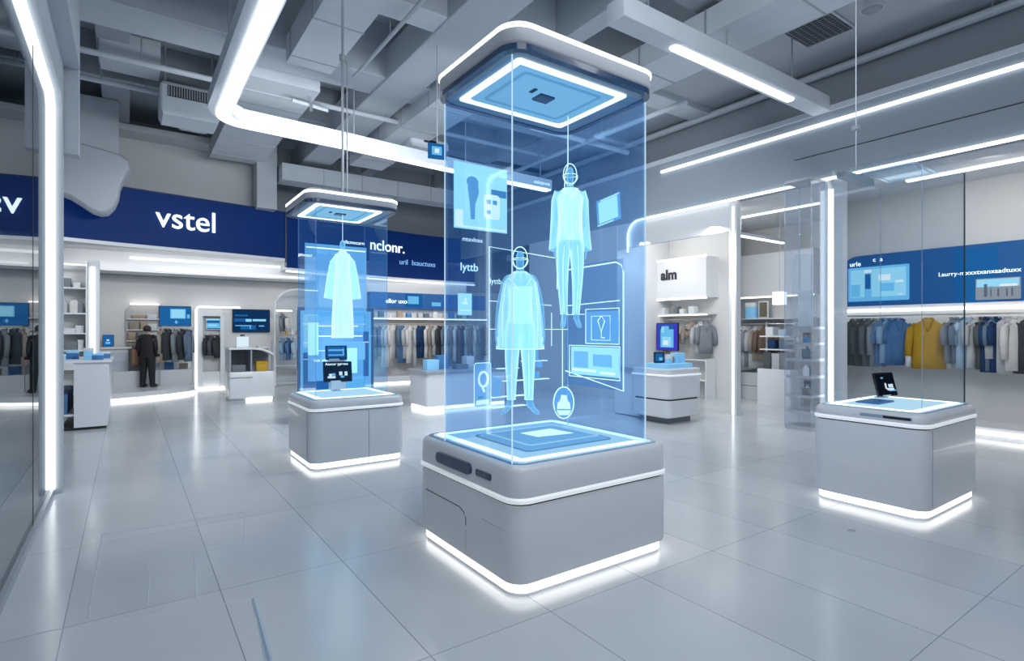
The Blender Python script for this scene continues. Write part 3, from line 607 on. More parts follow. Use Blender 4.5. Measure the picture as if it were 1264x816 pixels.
right, rlid = plinth_case('right clear glass display case with a tilted black tablet on a white plinth', (5.75, 7.14), (1.88, 2.88), .83, .95, ((5.95, 7.06), (1.98, 2.75), 3.32), None, 'clear')
cp = part(MB().rloft(5.93, 1.96, 7.08, 2.77, .05, [(3.321, .0), (3.345, .0)]), 'canopy', 'glassclear', right)
part(MB().rframe(6.25, 2.15, 6.95, 2.62, .02, .03, 3.335, 3.342), 'light_frame', 'edgew', cp); part(MB().box(6.30, 2.2, 3.336, 6.9, 2.57, 3.341), 'glow_panel', 'edgew', cp, smooth=False)
part(MB().box(5.95, 2.63, 3.26, 6.6, 2.72, 3.32), 'canopy_bar', 'grey', right, smooth=False)
mb = MB(); mb.cyl(6.1, 2.6, 3.34, 7.42, .006, 8); mb.box(6.07, 2.57, 3.75, 6.13, 2.63, 3.79); part(mb, 'hanger_rod', 'grey', right)
mb = MB(); pl = Plane((5.757, 0, 0), (0, -1, 0), (0, 0, 1)); pl.poly(mb, pl.rrect(-2.42, .885, -1.99, .915, .012), -.012, .018); h_ = part(mb, 'handle', 'rim', rlid)
mb = MB(); pl.quad(mb, -2.22, .888, -2.0, .911, .006, .003); part(mb, 'handle_slot', 'black', h_, smooth=False)
mb = MB(); mb.tube([(5.89, 1.879, .12), (5.89, 1.879, .80)], .0035, 4); part(mb, 'panel_seam', 'grey', right)
# things on the right and left plinths
pl = Plane((6.64, 2.60, .985), (.98, -.18, 0), (0, .22, .97))
def tablet(label, pl, w, h, bg, blocks, texts=(), foot_z=None, frame='black'):
    c = pl.p(w / 2, 0, 0); t = thing('tablet_display', label, 'tablet', (c[0], c[1], foot_z))
    mb = MB(); pl.poly(mb, pl.rrect(0, 0, w, h, .012, 4), -.02, .02); part(mb, 'tablet_body', frame, t)
    mb = MB(); pl.quad(mb, .012, .012, w - .012, h - .012, .0005, .001); part(mb, 'display', bg, t, smooth=False)
    graphics(pl, w, h, t, blocks, .002)
    for (s, sz, a, b, m) in texts: text(s, sz, 'screen_text', m, pl.p(a * w, b * h, .005), pl.u, pl.v, t, .0004)
    b = pl.p(w / 2, .02, -.02); mb = MB(); mb.box(b[0] - .06, b[1], foot_z, b[0] + .06, b[1] + .10, foot_z + .012); mb.tube([(b[0], b[1] + .05, foot_z + .01), pl.p(w / 2, h * .4, -.02)], .012, 6)
    mb.box(b[0] - .10, b[1] - .03, min(b[2] - .012, foot_z + .03), b[0] + .10, b[1] + .02, b[2]); part(mb, 'stand', 'white2', t, smooth=False)
    return t
tablet('black tablet with a small white picture leaning on the right plinth', pl, .33, .26, 'scrk', [('scrl', [(.3, .74, .42, .8), (.6, .2, .95, .26)]), ('scrw', [(.42, .3, .5, .55), (.5, .24, .86, .34), (.6, .36, .84, .5)])], foot_z=.962)
solo(MB().rloft(6.12, 2.40, 6.50, 2.62, .02, [(.962, 0), (.974, 0), (.978, .006)]), 'flat_tablet', 'bluebox', 'flat blue tablet lying at the back of the right plinth', 'tablet')
pl = Plane((2.19, 7.62, .995), (.97, -.24, 0), (0, .12, .99))
tablet('black screen with white writing standing on the left plinth', pl, .38, .28, 'scrk', [('scrw', [(.15, .18, .42, .28), (.2, .26, .3, .4), (.55, .32, .66, .5), (.74, .3, .84, .5)]), ('scrl', [(.3, .3, .42, .42), (.6, .2, .72, .3)])],
       [('Aaxcur yprvxo', .05, .08, .82, 'letter')], foot_z=.862)
pl = Plane((2.25, 7.73, 1.29), (.97, -.24, 0), (0, .1, .99))
tablet('blue screen on a stand behind the black screen in the left case', pl, .29, .20, 'scrd', [('scr', [(.1, .2, .9, .9)]), ('scrl', [(.14, .62, .8, .74), (.14, .3, .84, .38), (.8, .3, .86, .8)])], foot_z=.862, frame='navytrim')

# ------------------------------------------------------------------ holograms
def skin_mesh(V, E, Rd, sub=2):
    me = bpy.data.meshes.new('s'); me.from_pydata(V, E, []); o = bpy.data.objects.new('s', me); C.objects.link(o)
    md = o.modifiers.new('k', 'SKIN'); md.use_smooth_shade = True; md.branch_smoothing = .4
    for i, sv in enumerate(me.skin_vertices[0].data):
        r = Rd[i]; sv.radius = (r, r) if not isinstance(r, tuple) else r; sv.use_root = (i == 0)
    s = o.modifiers.new('u', 'SUBSURF'); s.levels = sub; s.render_levels = sub
    bpy.context.view_layer.update()
    out = bpy.data.meshes.new_from_object(o.evaluated_get(bpy.context.evaluated_depsgraph_get()))
    bpy.data.objects.remove(o); return out
def human_mesh(sc, legs=(.10, .12), feet=(0, 0), arm_out=.06, toe_down=.0, head=True, arms=None, sub=2):
    """one continuous body, 1.72 tall before scaling, facing -Y"""
    V = []; E = []; Rd = []
    def a(p, r, par=None):
        V.append(Vector(p)); Rd.append(r); i = len(V) - 1
        if par is not None: E.append((par, i))
        return i
    pel = a((0, 0, .93), (.145, .095)); wa = a((0, 0, 1.08), (.118, .085), pel); ch = a((0, -.005, 1.25), (.135, .10), wa); uc = a((0, 0, 1.38), (.12, .085), ch)
    nk = a((0, .005, 1.46), (.05, .05), uc); hb = a((0, -.005, 1.53), (.058, .062), nk)
    hm = a((0, -.01, 1.60), (.074, .088), hb); ht = a((0, 0, 1.685), (.058, .072), hm)
    if head: a((0, -.112, 1.585), (.011, .012), hm)
    for s in (-1, 1):
        sh = a((s * .165, 0, 1.385), (.052, .052), uc)
        el = a((s * (.20 + arm_out), .02, 1.11), (.040, .040), sh)
        if arms and arms.get(s): wr = a(arms[s], (.027, .027), el)
        else: wr = a((s * (.21 + arm_out * 1.3), -.03, .88), (.027, .027), el)
        w = V[wr]; dd = (w - V[el]).normalized(); pm = a(w + dd * .07, (.036, .018), wr)
        for k, (off, ln) in enumerate(((-.027, .065), (-.009, .08), (.009, .075), (.026, .06))):
            f1 = a(w + dd * .115 + Vector((0, off, 0)), .0095, pm); f2 = a(w + dd * (.115 + ln * .5) + Vector((-s * .008, off, 0)), .0088, f1); a(w + dd * (.115 + ln) + Vector((-s * .022, off, 0)), .0075, f2)
        t1 = a(w + dd * .05 + Vector((-s * .01, -.04, 0)), .011, pm); a(w + dd * .095 + Vector((-s * .015, -.062, 0)), .009, t1)
        hp = a((s * .085, 0, .86), (.085, .088), pel); kn = a((s * legs[0], -.015, .49), (.055, .058), hp); an = a((s * legs[1], .01, .09 + toe_down * .3), (.037, .04), kn)
        fd = Vector((s * math.sin(R(feet[0])), -math.cos(R(feet[0])), 0)); hl = a(V[an] + Vector((0, .035, -.05)), (.03, .03), an)
        bl_ = a(V[an] + fd * .11 + Vector((0, 0, -.055 - toe_down * .5)), (.04, .025), an); a(V[an] + fd * .19 + Vector((0, 0, -.068 - toe_down)), (.03, .018), bl_)
    me = skin_mesh([tuple(p * sc) for p in V], E, [tuple(q * sc for q in r) if isinstance(r, tuple) else r * sc for r in Rd], sub)
    return me
def ellring(c, rx, ry, n=28, wav=0.0, k=7, ph=0.0):
    return [(c[0] + rx * (1 + wav * math.sin(k * 2 * PI * i / n + ph)) * math.cos(2 * PI * i / n), c[1] + ry * (1 + wav * math.sin(k * 2 * PI * i / n + ph)) * math.sin(2 * PI * i / n), c[2]) for i in range(n)]
def scale_mb(mb, s): mb.v = [(p[0] * s, p[1] * s, p[2] * s) for p in mb.v]; return mb
def head_lines(t, sc, zc=1.60):
    mb = MB(); c = Vector((0, 0, zc))
    pts = lambda f: [tuple((c + Vector(f(2 * PI * k / 24))) * sc) for k in range(25)]
    mb.tube(pts(lambda a: (.088 * math.cos(a), 0, .115 * math.sin(a))), .006 * sc, 5); mb.tube(pts(lambda a: (.09 * math.cos(a), .09 * math.sin(a), -.01)), .004 * sc, 5)
    mb.tube([tuple((c + Vector((.095 * math.cos(a), -.04 - .07 * math.sin(a), -.02 - .10 * math.sin(a)))) * sc) for a in [PI * k / 12 for k in range(13)]], .006 * sc, 5)
    part(mb, 'head_outline', 'hwire', t, local=True)
# figure 1: hanging long-sleeved top and trousers
sc = 1.34 / 1.74
f1 = thing('hologram_figure', 'upper glowing figure in a long sleeved top and slim trousers inside the large case', 'hologram', (2.95, 3.40, 1.735), rz=R(-36))
me = human_mesh(sc, (.095, .075), (12, 0), -.005, .05, True); finish(me, M['hbody'], True, 180); link('body', me, f1)
mb = MB(); mb.rings([ellring((0, 0, .90), .165, .115, wav=.03), ellring((0, 0, .96), .168, .118, wav=.02), ellring((0, 0, 1.08), .150, .108, wav=.02, k=5), ellring((0, 0, 1.25), .168, .122), ellring((0, 0, 1.36), .185, .105), ellring((0, 0, 1.42), .14, .08), ellring((0, 0, 1.455), .085, .065)], cap=False); scale_mb(mb, sc); part(mb, 'top', 'hcloth2', f1, local=True, ang=180)
for s in (-1, 1):
    mb = MB(); mb.tube([(s * .15, 0, 1.41), (s * .185, .005, 1.32), (s * .20, .02, 1.12), (s * .215, -.01, .92), (s * .222, -.03, .80)], [.058, .060, .054, .054, .060], 14, cap=False); scale_mb(mb, sc); part(mb, 'sleeve', 'hcloth', f1, local=True, ang=180)
mb = MB()
for s in (-1, 1):
    mb.rings([ellring((s * .070, 0, .955), .092, .108), ellring((s * .088, 0, .84), .098, .108, wav=.02), ellring((s * .098, -.01, .62), .082, .086, wav=.03), ellring((s * .096, -.01, .45), .068, .07, wav=.03), ellring((s * .085, .005, .22), .052, .055), ellring((s * .078, .01, .13), .048, .05)], cap=False)
scale_mb(mb, sc); part(mb, 'trousers', 'hcloth', f1, local=True, ang=180)
head_lines(f1, sc)
mb = MB(); cl = lambda q: q + [q[0]]
mb.tube(cl(ellring((0, 0, .90), .168, .118)), .004, 5); mb.tube([(-.10, -.07, 1.44), (-.05, -.10, 1.38), (0, -.115, 1.34), (.05, -.10, 1.38), (.10, -.07, 1.44)], .006, 5)
mb.tube([(-.15, -.09, 1.34), (-.145, -.10, 1.15), (-.15, -.10, .92)], .003, 5); mb.tube([(.15, -.09, 1.34), (.145, -.10, 1.15), (.15, -.10, .92)], .003, 5)
for s in (-1, 1): mb.tube([(s * .085, -.112, .84), (s * .10, -.10, .60), (s * .096, -.085, .40), (s * .08, -.05, .14)], .004, 5); mb.tube(cl(ellring((s * .078, .01, .13), .05, .052)), .004, 5)
scale_mb(mb, sc); part(mb, 'seam_line', 'hwire', f1, local=True)
mb = MB(); mb.tube([(-.02, .0, 1.70 * sc), (-.02, 0, 3.44 - 1.735)], .004, 6); mb.tube([(-.10, 0, 1.36 * sc), (-.055, 0, 1.45 * sc), (-.05, 0, 1.60 * sc), (-.02, 0, 1.70 * sc)], .005, 6); mb.tube([(-.055, 0, 1.45 * sc), (.10, 0, 1.40 * sc)], .004, 6)
part(mb, 'hanging_wire', 'hwire', f1, local=True)
f1.scale = (.80, .85, 1)
# figure 2: standing figure in a loose cape-like coat
sc2 = 1.28 / 1.74
f2 = thing('hologram_figure', 'lower glowing figure in a loose cape coat standing inside the large case', 'hologram', (2.45, 3.40, 1.075), rz=R(-36))
me = human_mesh(sc2, (.10, .105), (38, 0), .05, .02, True); finish(me, M['hbody'], True, 180); link('body', me, f2)
mb = MB(); mb.rings([ellring((0, 0, .66), .285, .15, wav=.05), ellring((0, 0, .80), .285, .15, wav=.05), ellring((0, 0, 1.0), .265, .145, wav=.035), ellring((0, 0, 1.2), .232, .14, wav=.02), ellring((0, 0, 1.34), .205, .125), ellring((0, 0, 1.41), .15, .09), ellring((0, 0, 1.46), .075, .065)], cap=False); scale_mb(mb, sc2); part(mb, 'cape', 'hcloth', f2, local=True, ang=180)
mb = MB()
for s in (-1, 1):
    mb.rings([ellring((s * .070, 0, .95), .095, .11), ellring((s * .090, 0, .80), .10, .108, wav=.02), ellring((s * .10, -.01, .55), .082, .085, wav=.03), ellring((s * .104, 0, .30), .062, .065, wav=.03), ellring((s * .106, .01, .14), .052, .055)], cap=False)
scale_mb(mb, sc2); part(mb, 'trousers', 'hcloth', f2, local=True, ang=180)
mb = MB(); mb.rings([ellring((0, -.01, .92), .155, .13), ellring((0, -.01, 1.15), .14, .12), ellring((0, -.01, 1.3), .15, .12)], cap=False); scale_mb(mb, sc2); part(mb, 'top', 'hcloth2', f2, local=True, ang=180)
head_lines(f2, sc2)
mb = MB(); mb.tube(cl(ellring((0, 0, 1.45), .078, .068)), .004, 5); mb.tube(cl(ellring((0, 0, .66), .285, .15, wav=.05)), .004, 5)
mb.tube([(-.13, -.09, 1.38), (-.03, -.13, 1.28), (.02, -.135, 1.15)], .005, 5); mb.tube([(.13, -.09, 1.38), (.05, -.125, 1.27), (.02, -.135, 1.15)], .004, 5)
for s in (-1, 1): mb.tube([(s * .17, -.07, 1.34), (s * .205, -.10, 1.1), (s * .21, -.11, .85), (s * .20, -.12, .68)], .004, 5); mb.tube([(s * .10, -.11, .64), (s * .105, -.085, .40), (s * .106, -.06, .16)], .004, 5); mb.tube(cl(ellring((s * .106, .01, .14), .054, .057)), .004, 5)
scale_mb(mb, sc2); part(mb, 'seam_line', 'hwire', f2, local=True)
f2.scale = (.86, .9, 1)
# dress in the left case
dr = thing('hologram_dress', 'glowing white pleated dress floating in the left case', 'hologram', (2.35, 7.3, 1.6), rz=R(-20))
dr.scale = (.70, .75, 1)
def pleat(z, rx, ry, w, n=72, k=18): return ellring((0, 0, z), rx, ry, n, w, k)
mb = MB(); mb.rings([pleat(0, .19, .15, .07), pleat(.25, .185, .145, .07), pleat(.55, .165, .13, .05), pleat(.78, .135, .10, .03), pleat(.95, .125, .09, .01), pleat(1.05, .15, .09, 0), pleat(1.12, .10, .06, 0), pleat(1.17, .05, .045, 0)], cap=False); part(mb, 'dress_body', 'hdress', dr, local=True, ang=180)
for s in (-1, 1):
    mb = MB(); mb.tube([(s * .10, 0, 1.11), (s * .17, 0, 1.0), (s * .21, .01, .80), (s * .245, .0, .52)], [.04, .06, .075, .095], 16, cap=False, flat=.7); part(mb, 'sleeve', 'hcloth', dr, local=True, ang=180)
mb = MB(); mb.ell((0, 0, 1.24), .05, .05, .062); part(mb, 'neck_form', 'hbody', dr, local=True, ang=180)
mb = MB(); mb.tube([(0, 0, 1.29), (0, 0, 1.65)], .004, 6); part(mb, 'hanging_wire', 'hwire', dr, local=True)

def hpanel(label, o, u, w, h, bg, blocks, texts=(), frame=True, v=(0, 0, 1), name='hologram_screen', fr=.004):
    pl = Plane(o, u, v); t = thing(name, label, 'hologram', pl.p(w / 2, 0, 0))
    mb = MB(); pl.quad(mb, 0, 0, w, h, 0, .0015); part(mb, 'panel', bg, t, smooth=False)
    if frame: mb = MB(); pl.outline(mb, pl.rrect(0, 0, w, h, .02, 4), fr); part(mb, 'panel_outline', 'hwire', t)
    graphics(pl, w, h, t, blocks, .004)
    for (s, sz, a, b, m) in texts: text(s, sz, 'screen_text', m, pl.p(a * w, b * h, .010), u, v, t, .0005)
    return t, pl
t, pl = hpanel('bright floating screen with a small figure icon, upper left in the large case', (2.075, 3.76, 2.50), (1, 0, 0), .50, .52, 'hpanel2',
    [('hwhite', [(.02, .05, .16, .28), (.02, .02, .98, .05)]), ('hblue', [(.68, .55, .98, .66)])], frame=False)
mb = MB(); pl.poly(mb, pl.rrect(.27, .10, .425, .30, .03), .006, .001); part(mb, 'screen_icon', 'hwhite', t)
mb = MB(); pl.quad(mb, .295, .22, .335, .255, .009); pl.quad(mb, .355, .22, .395, .255, .009); pl.poly(mb, [(.315 + .02 * math.cos(k * PI / 6), .155 + .02 * math.sin(k * PI / 6)) for k in range(12)], .009)
pl.poly(mb, [(.165 + .055 * math.cos(k * PI / 8), .375 + .045 * math.sin(k * PI / 8)) for k in range(16)], .006); pl.poly(mb, [(.12, .34), (.14, .20), (.15, .08), (.185, .08), (.19, .2), (.225, .30), (.215, .36)], .006); part(mb, 'figure_icon', mat('icon_blue', (.1, .3, .5), .5, emit=(.12, .36, .58), es=.8), t)
hpanel('small blue floating card above the rear clothes rail in the large case', (2.10, 3.74, 1.82), (1, 0, 0), .125, .17, 'hpanel2', [('hwhite', [(.3, .5, .7, .6), (.45, .5, .6, .8), (.1, .2, .9, .24)])], frame=False)
t, pl = hpanel('tall floating card with a ring mark, lower left in the large case', (2.08, 3.46, 1.135), (.95, .1, 0), .155, .325, 'hpanel', [('hwhite', [(.1, .06, .85, .16)]), ('hblue', [(.2, .2, .5, .24)])], fr=.003)
mb = MB(); pl.outline(mb, [(.08 + .042 * math.cos(k * PI / 10), .205 + .055 * math.sin(k * PI / 10)) for k in range(20)], .009, d=.006); mb.tube([pl.p(.07, .15, .006), pl.p(.09, .11, .006)], .009, 6); part(mb, 'ring_mark', 'hwhite', t)
# large framed panel on the right glass
t, pl = hpanel('large framed floating panel of product pictures, right side of the large case', (3.22, 3.77, 1.22), (0, -1, 0), .70, 1.05, 'hpanel3', [], frame=False)
mb = MB(); pl.outline(mb, [(.0, 1.02), (.62, 1.03), (.68, 1.0), (.70, .94), (.70, 0), (.0, .12)], .006, False); part(mb, 'panel_outline', 'hwire', t)
mb = MB(); pl.quad(mb, .27, .37, .66, .64, .004); part(mb, 'picture', 'hpanel', t, smooth=False)
mb = MB(); pl.outline(mb, [(.27, .37), (.66, .37), (.66, .66), (.27, .66)], .004, d=.006); pl.outline(mb, [(.34, .40), (.56, .40), (.56, .60), (.34, .60)], .003, d=.006); pl.outline(mb, [(.42, .56), (.46, .47), (.50, .56), (.46, .60)], .004, d=.008); mb.tube([pl.p(.46, .47, .008), pl.p(.46, .42, .008), pl.p(.50, .42, .008)], .004, 5); part(mb, 'picture_outline', 'hwire', t)
mb = MB(); pl.quad(mb, .08, .10, .66, .34, .004); part(mb, 'picture', 'hpanel2', t, smooth=False)
mb = MB(); pl.quad(mb, .12, .16, .3, .3, .007); pl.quad(mb, .36, .18, .58, .28, .007); part(mb, 'picture_block', 'hpanel', t, smooth=False)
mb = MB(); pl.outline(mb, [(.06, .08), (.67, .08), (.67, .35), (.06, .35)], .004, d=.008); pl.quad(mb, .1, .13, .4, .15, .01); pl.quad(mb, .45, .12, .62, .14, .01); part(mb, 'picture_outline', 'hwire', t)
mb = MB(); pl.outline(mb, [(.0, .70), (.66, .72)], .004, False); pl.outline(mb, [(.0, .62), (.25, .62)], .003, False); part(mb, 'panel_line', 'hwire', t)
hpanel('small tilted blue screen, upper right in the large case', (3.22, 3.36, 2.56), (0, -1, .12), .27, .22, 'hpanel', [('hpanel2', [(.1, .1, .9, .9)]), ('hwhite', [(.02, .02, .7, .05), (.2, .92, .98, .95)])], frame=False, v=(0, .08, 1))
# left framed outline behind figure
pl = Plane((2.30, 3.60, 1.35), (1, 0, 0), (0, 0, 1)); mb = MB(); pl.outline(mb, [(0, 0), (0, 1.0), (.68, .96), (.68, .70)], .004, False); pl.outline(mb, [(0, .58), (.62, .56)], .003, False)
pl.outline(mb, [(.0, .36), (.80, .36)], .003, False); pl.outline(mb, [(.62, .22), (.62, .50)], .003, False)
solo(mb, 'hologram_outline', 'hwire', 'thin glowing outline frame behind the cape figure', 'hologram')
for (lab, o, w, h, tx) in (('glowing handwritten mark left of the cape figure', (2.27, 3.55, 2.06), .2, .06, 'Iyttb'), ('small glowing text below the bright floating screen', (2.14, 3.74, 2.40), .2, .05, 'mtxvlnxx'), ('small glowing text left of the upper figure head', (2.62, 3.45, 2.86), .2, .04, 'oxlrpo-nx'), ('small glowing text right of the upper figure head', (3.02, 3.45, 2.86), .1, .04, 'xrlb')):
    t = thing('hologram_text', lab, 'hologram text', o); text(tx, h, 'glowing_text', 'hwire', o, (1, 0, 0), (0, 0, 1), t, .0006)
t = thing('hologram_badge', 'round glowing badge with a face shape low in the large case', 'hologram', (2.90, 3.42, .98))
pl = Plane((2.90, 3.42, 1.115), (.82, -.57, 0), (0, 0, 1)); el = lambda r: [(r * .082 * math.cos(k * PI / 14), r * .128 * math.sin(k * PI / 14)) for k in range(28)]
mb = MB(); pl.poly(mb, el(1), 0, .002); part(mb, 'badge_disc', 'hpanel', t); mb = MB(); pl.outline(mb, el(1), .005); part(mb, 'badge_rim', 'hwire', t)
mb = MB(); pl.poly(mb, [(-.055, -.05), (.055, -.05), (.05, .0), (.03, .02), (.025, .06), (-.02, .065), (-.03, .02), (-.05, .0)], .005); pl.poly(mb, [(-.06, -.06), (.06, -.06), (.04, -.1), (-.04, -.1)], .005); part(mb, 'face_shape', 'hwhite', t)
mb = MB(); mb.tube([pl.p(-.01, .128), pl.p(-.01, 1.2)], .0035, 6); part(mb, 'hanging_wire', 'hwire', t)
t = thing('hologram_shelf', 'thin glowing shelf lines with small goods beside the cape figure legs', 'hologram', (2.75, 3.55, 1.2))
mb = MB()
for (x0, x1, z) in ((2.30, 2.62, 1.18), (2.42, 2.86, 1.30), (2.60, 2.84, 1.45), (2.36, 2.55, 1.40), (2.3, 2.62, 1.10)): mb.box(x0, 3.55, z, x1, 3.60, z + .005)
part(mb, 'shelf_line', 'hwire', t, smooth=False)
mb = MB()
for (x, z, w, h) in ((2.66, 1.305, .10, .06), (2.68, 1.455, .07, .10), (2.32, 1.185, .06, .16), (2.74, 1.40, .05, .06)): mb.box(x, 3.56, z, x + w, 3.58, z + h)
part(mb, 'glowing_goods', 'hpanel', t, smooth=False)
# cyan screens in the left case
t, pl = hpanel('large pale blue floating screen behind the dress in the left case', (1.97, 7.72, 1.96), (1, 0, 0), .86, .93, 'hpanel', [('hwhite', [(.02, .93, .98, .95), (0, .30, .2, .312)])], [('nllcmocarn', .07, .6, 1.04, 'letter'), ('ploceur', .06, -.10, .80, 'letter')], frame=False)
hpanel('blue floating screen with thin shelf lines below the dress', (2.03, 7.79, 1.0), (1, 0, 0), .78, .90, 'hpanel', [('hwhite', [(.02, .68, .98, .70), (.02, .84, .9, .855), (.02, .46, .5, .47)]), ('hpanel2', [(.0, .4, .18, .9), (.68, .1, .88, .5)])], [('lxcn .mlb', .05, .1, .3, 'letter')], frame=False)

# ------------------------------------------------------------------ garments
def wavy(n, hw, ht, z, amp, k, ph, skew=0.0):
    pts = []
    for i in range(n):
        a = 2 * PI * i / n; q = 1 + amp * math.sin(k * a + ph)
        c, s = math.cos(a), math.sin(a); pts.append((math.copysign(abs(c) ** .8, c) * hw, s * ht * q + skew, z))
    return pts
def garment(name, label, cat, pos, rz, colour, w=.46, l=.95, th=.13, sleeve=.55, kind='shirt', group=None, cuff=None, rail_z=None, seed=0):
    """pos: where the hanger hook meets the rail; shape hangs down from there"""
    rd = random.Random(seed); t = thing(name, label, cat, pos, group, rz); n = 24; ph = rd.random() * 6; k = rd.choice((4, 5, 6))
    top = -.10; mb = MB()
    if kind == 'trousers':
        for s in (-1, 1): mb.rings([wavy(n, w * .26, th * .5, top - .02, 0, k, ph), wavy(n, w * .25, th * .45, top - l * .5, .12, k, ph), wavy(n, w * .2, th * .45, top - l, .18, k, ph)])
        mb.v = [(p[0] + (w * .24 if i >= len(mb.v) // 2 else -w * .24), p[1], p[2]) for i, p in enumerate(mb.v)]
    else:
        hem = {'coat': 1.06, 'dress': 1.25, 'shirt': 1.0}[kind]; ws = w * .5
        mb.rings([wavy(n, ws * hem, th * .52, top - l, .22, k, ph), wavy(n, ws * (1 + (hem - 1) * .6), th * .5, top - l * .7, .18, k, ph), wavy(n, ws * .96, th * .5, top - l * .4, .10, k, ph), wavy(n, ws, th * .5, top - .17, .03, k, ph), wavy(n, ws * .92, th * .42, top - .075, 0, k, ph), wavy(n, ws * .55, th * .36, top - .02, 0, k, ph), wavy(n, ws * .28, th * .34, top + .02, 0, k, ph)])
    part(mb, 'garment_body', colour, t, local=True, ang=180)
    if kind != 'trousers' and sleeve:
        for s in (-1, 1):
            mb = MB(); o = w * .5
            mb.tube([(s * o * .80, 0, top - .07), (s * (o + .02), -.004, top - .14), (s * (o + .055), -.015, top - .14 - sleeve * .45), (s * (o + .06), -.03, top - .12 - sleeve)], [.055, .066, .062, .056], 10, flat=.8)
            sl = part(mb, 'sleeve', colour, t, local=True, ang=180)
            if cuff:
                mb = MB(); mb.tube([(s * (o + .06), -.03, top - .11 - sleeve), (s * (o + .062), -.03, top - .32 - sleeve)], [.05, .035], 10, flat=.8); part(mb, 'sleeve_lining', cuff, sl, local=True, ang=180)
        mb = MB(); mb.tube([(-.075, -th * .36, top - .0), (-.03, -th * .5, top - .10), (0, -th * .54, top - .2)], [.022, .026, .008], 8, flat=.4); mb.tube([(.075, -th * .36, top - .0), (.03, -th * .5, top - .10), (0, -th * .54, top - .2)], [.022, .026, .008], 8, flat=.4)
        mb.tube([(-.08, -th * .3, top + .01), (-.06, th * .25, top + .035), (.06, th * .25, top + .035), (.08, -th * .3, top + .01)], .018, 8); part(mb, 'collar', colour, t, local=True, ang=180)
    mb = MB(); mb.tube([(0, 0, top + .03), (0, 0, -.035), (.018, 0, -.012), (.0, 0, .008), (-.016, 0, -.006)], .004, 6); mb.tube([(-w * .42, 0, top - .06), (0, 0, top + .03), (w * .42, 0, top - .06)], .007, 6); part(mb, 'hanger', 'steel', t, local=True)
    return t
def rail(label, p0, p1, brackets, wall, m='steel', z_up=None):
    """wall: offset vector from rail to the wall"""
    a, b = Vector(p0), Vector(p1); t = thing('clothes_rail', label, 'clothes rail', tuple((a + b) / 2)); part(MB().tube([p0, p1], .014, 8), 'rail_bar', m, t)
    w = Vector(wall)
    for k in range(brackets):
        q = a.lerp(b, (k + .5) / brackets); part(MB().tube([tuple(q), tuple(q + w)], .010, 6), 'rail_bracket', m, t)
    return t
RX = 11.62; RZ = 1.98
rail('long steel clothes rail below the blue header on the right', (RX, 5.25, RZ), (RX, -2.5, RZ), 6, (.38, 0, 0))
CG = [(4.97, 62, 'charcoal', 'coat', .46, .86, 'charcoal coat facing out, leftmost on the right shop rail'), (4.80, 25, 'charcoal', 'coat', .44, .86, 'charcoal coat hanging second on the right shop rail'),
      (4.68, 15, 'darkgrey', 'coat', .44, .86, 'dark grey coat hanging third on the right shop rail'), (4.57, 10, 'midgrey', 'coat', .44, .86, 'grey coat hanging just before the blue shirts on the right rail'),
      (4.47, 18, 'denim', 'shirt', .44, .82, 'first mid blue shirt after the grey coats on the right rail'), (4.40, 14, 'skyblue', 'shirt', .42, .78, 'pale blue shirt among the mid blue shirts on the right rail'), (4.33, 40, 'denim', 'shirt', .42, .82, 'mid blue shirt in the middle of the blue ones on the right rail'), (4.23, 55, 'denim', 'shirt', .36, .76, 'last mid blue shirt, facing out, nearest the yellow coat'),
      (3.77, 80, 'mustard', 'coat', .46, .86, 'mustard yellow coat facing out alone on the right shop rail'),
      (3.40, 20, 'midgrey', 'shirt', .42, .74, 'grey shirt hanging first behind the glass edge past the yellow coat'), (3.32, 12, 'slate', 'shirt', .42, .72, 'slate shirt hanging behind the glass edge past the yellow coat'),
      (3.20, 35, 'paleblue', 'shirt', .44, .82, 'pale blue shirt hanging left of the navy trousers'), (3.08, 25, 'palegrey', 'shirt', .42, .80, 'pale grey blue shirt hanging against the navy row'), (3.00, 8, 'darkgrey', 'shirt', .42, .82, 'dark grey shirt hanging first in the navy row'),
      (2.94, 8, 'navy', 'shirt', .42, .86, 'first navy shirt in the dark row on the right rail'), (2.88, 12, 'slate', 'shirt', .42, .84, 'slate blue shirt between two navy shirts on the right rail'), (2.81, 14, 'navy', 'shirt', .42, .86, 'second navy shirt in the dark row on the right rail'),
      (2.70, 48, 'palegrey', 'coat', .42, .88, 'pale grey coat facing out beside the navy row'), (2.58, 30, 'offwhite', 'coat', .40, .82, 'off white coat hanging beside the pale grey coat'), (2.40, 70, 'charcoal', 'coat', .44, .86, 'charcoal jacket cut by the right picture edge'), (2.18, 40, 'midgrey', 'coat', .44, .9, 'mid grey coat past the charcoal jacket at the right edge')]
for i, (y, rz, c, k, w, l, lab) in enumerate(CG):
    garment('hanging_' + k, lab, k, (RX, y, RZ), R(-rz), c, w, l, .12 if rz < 30 else .16, .52 if k == 'coat' else .30, k, 'garments on the right shop rail', 'offwhite' if c == 'mustard' else None, seed=i)
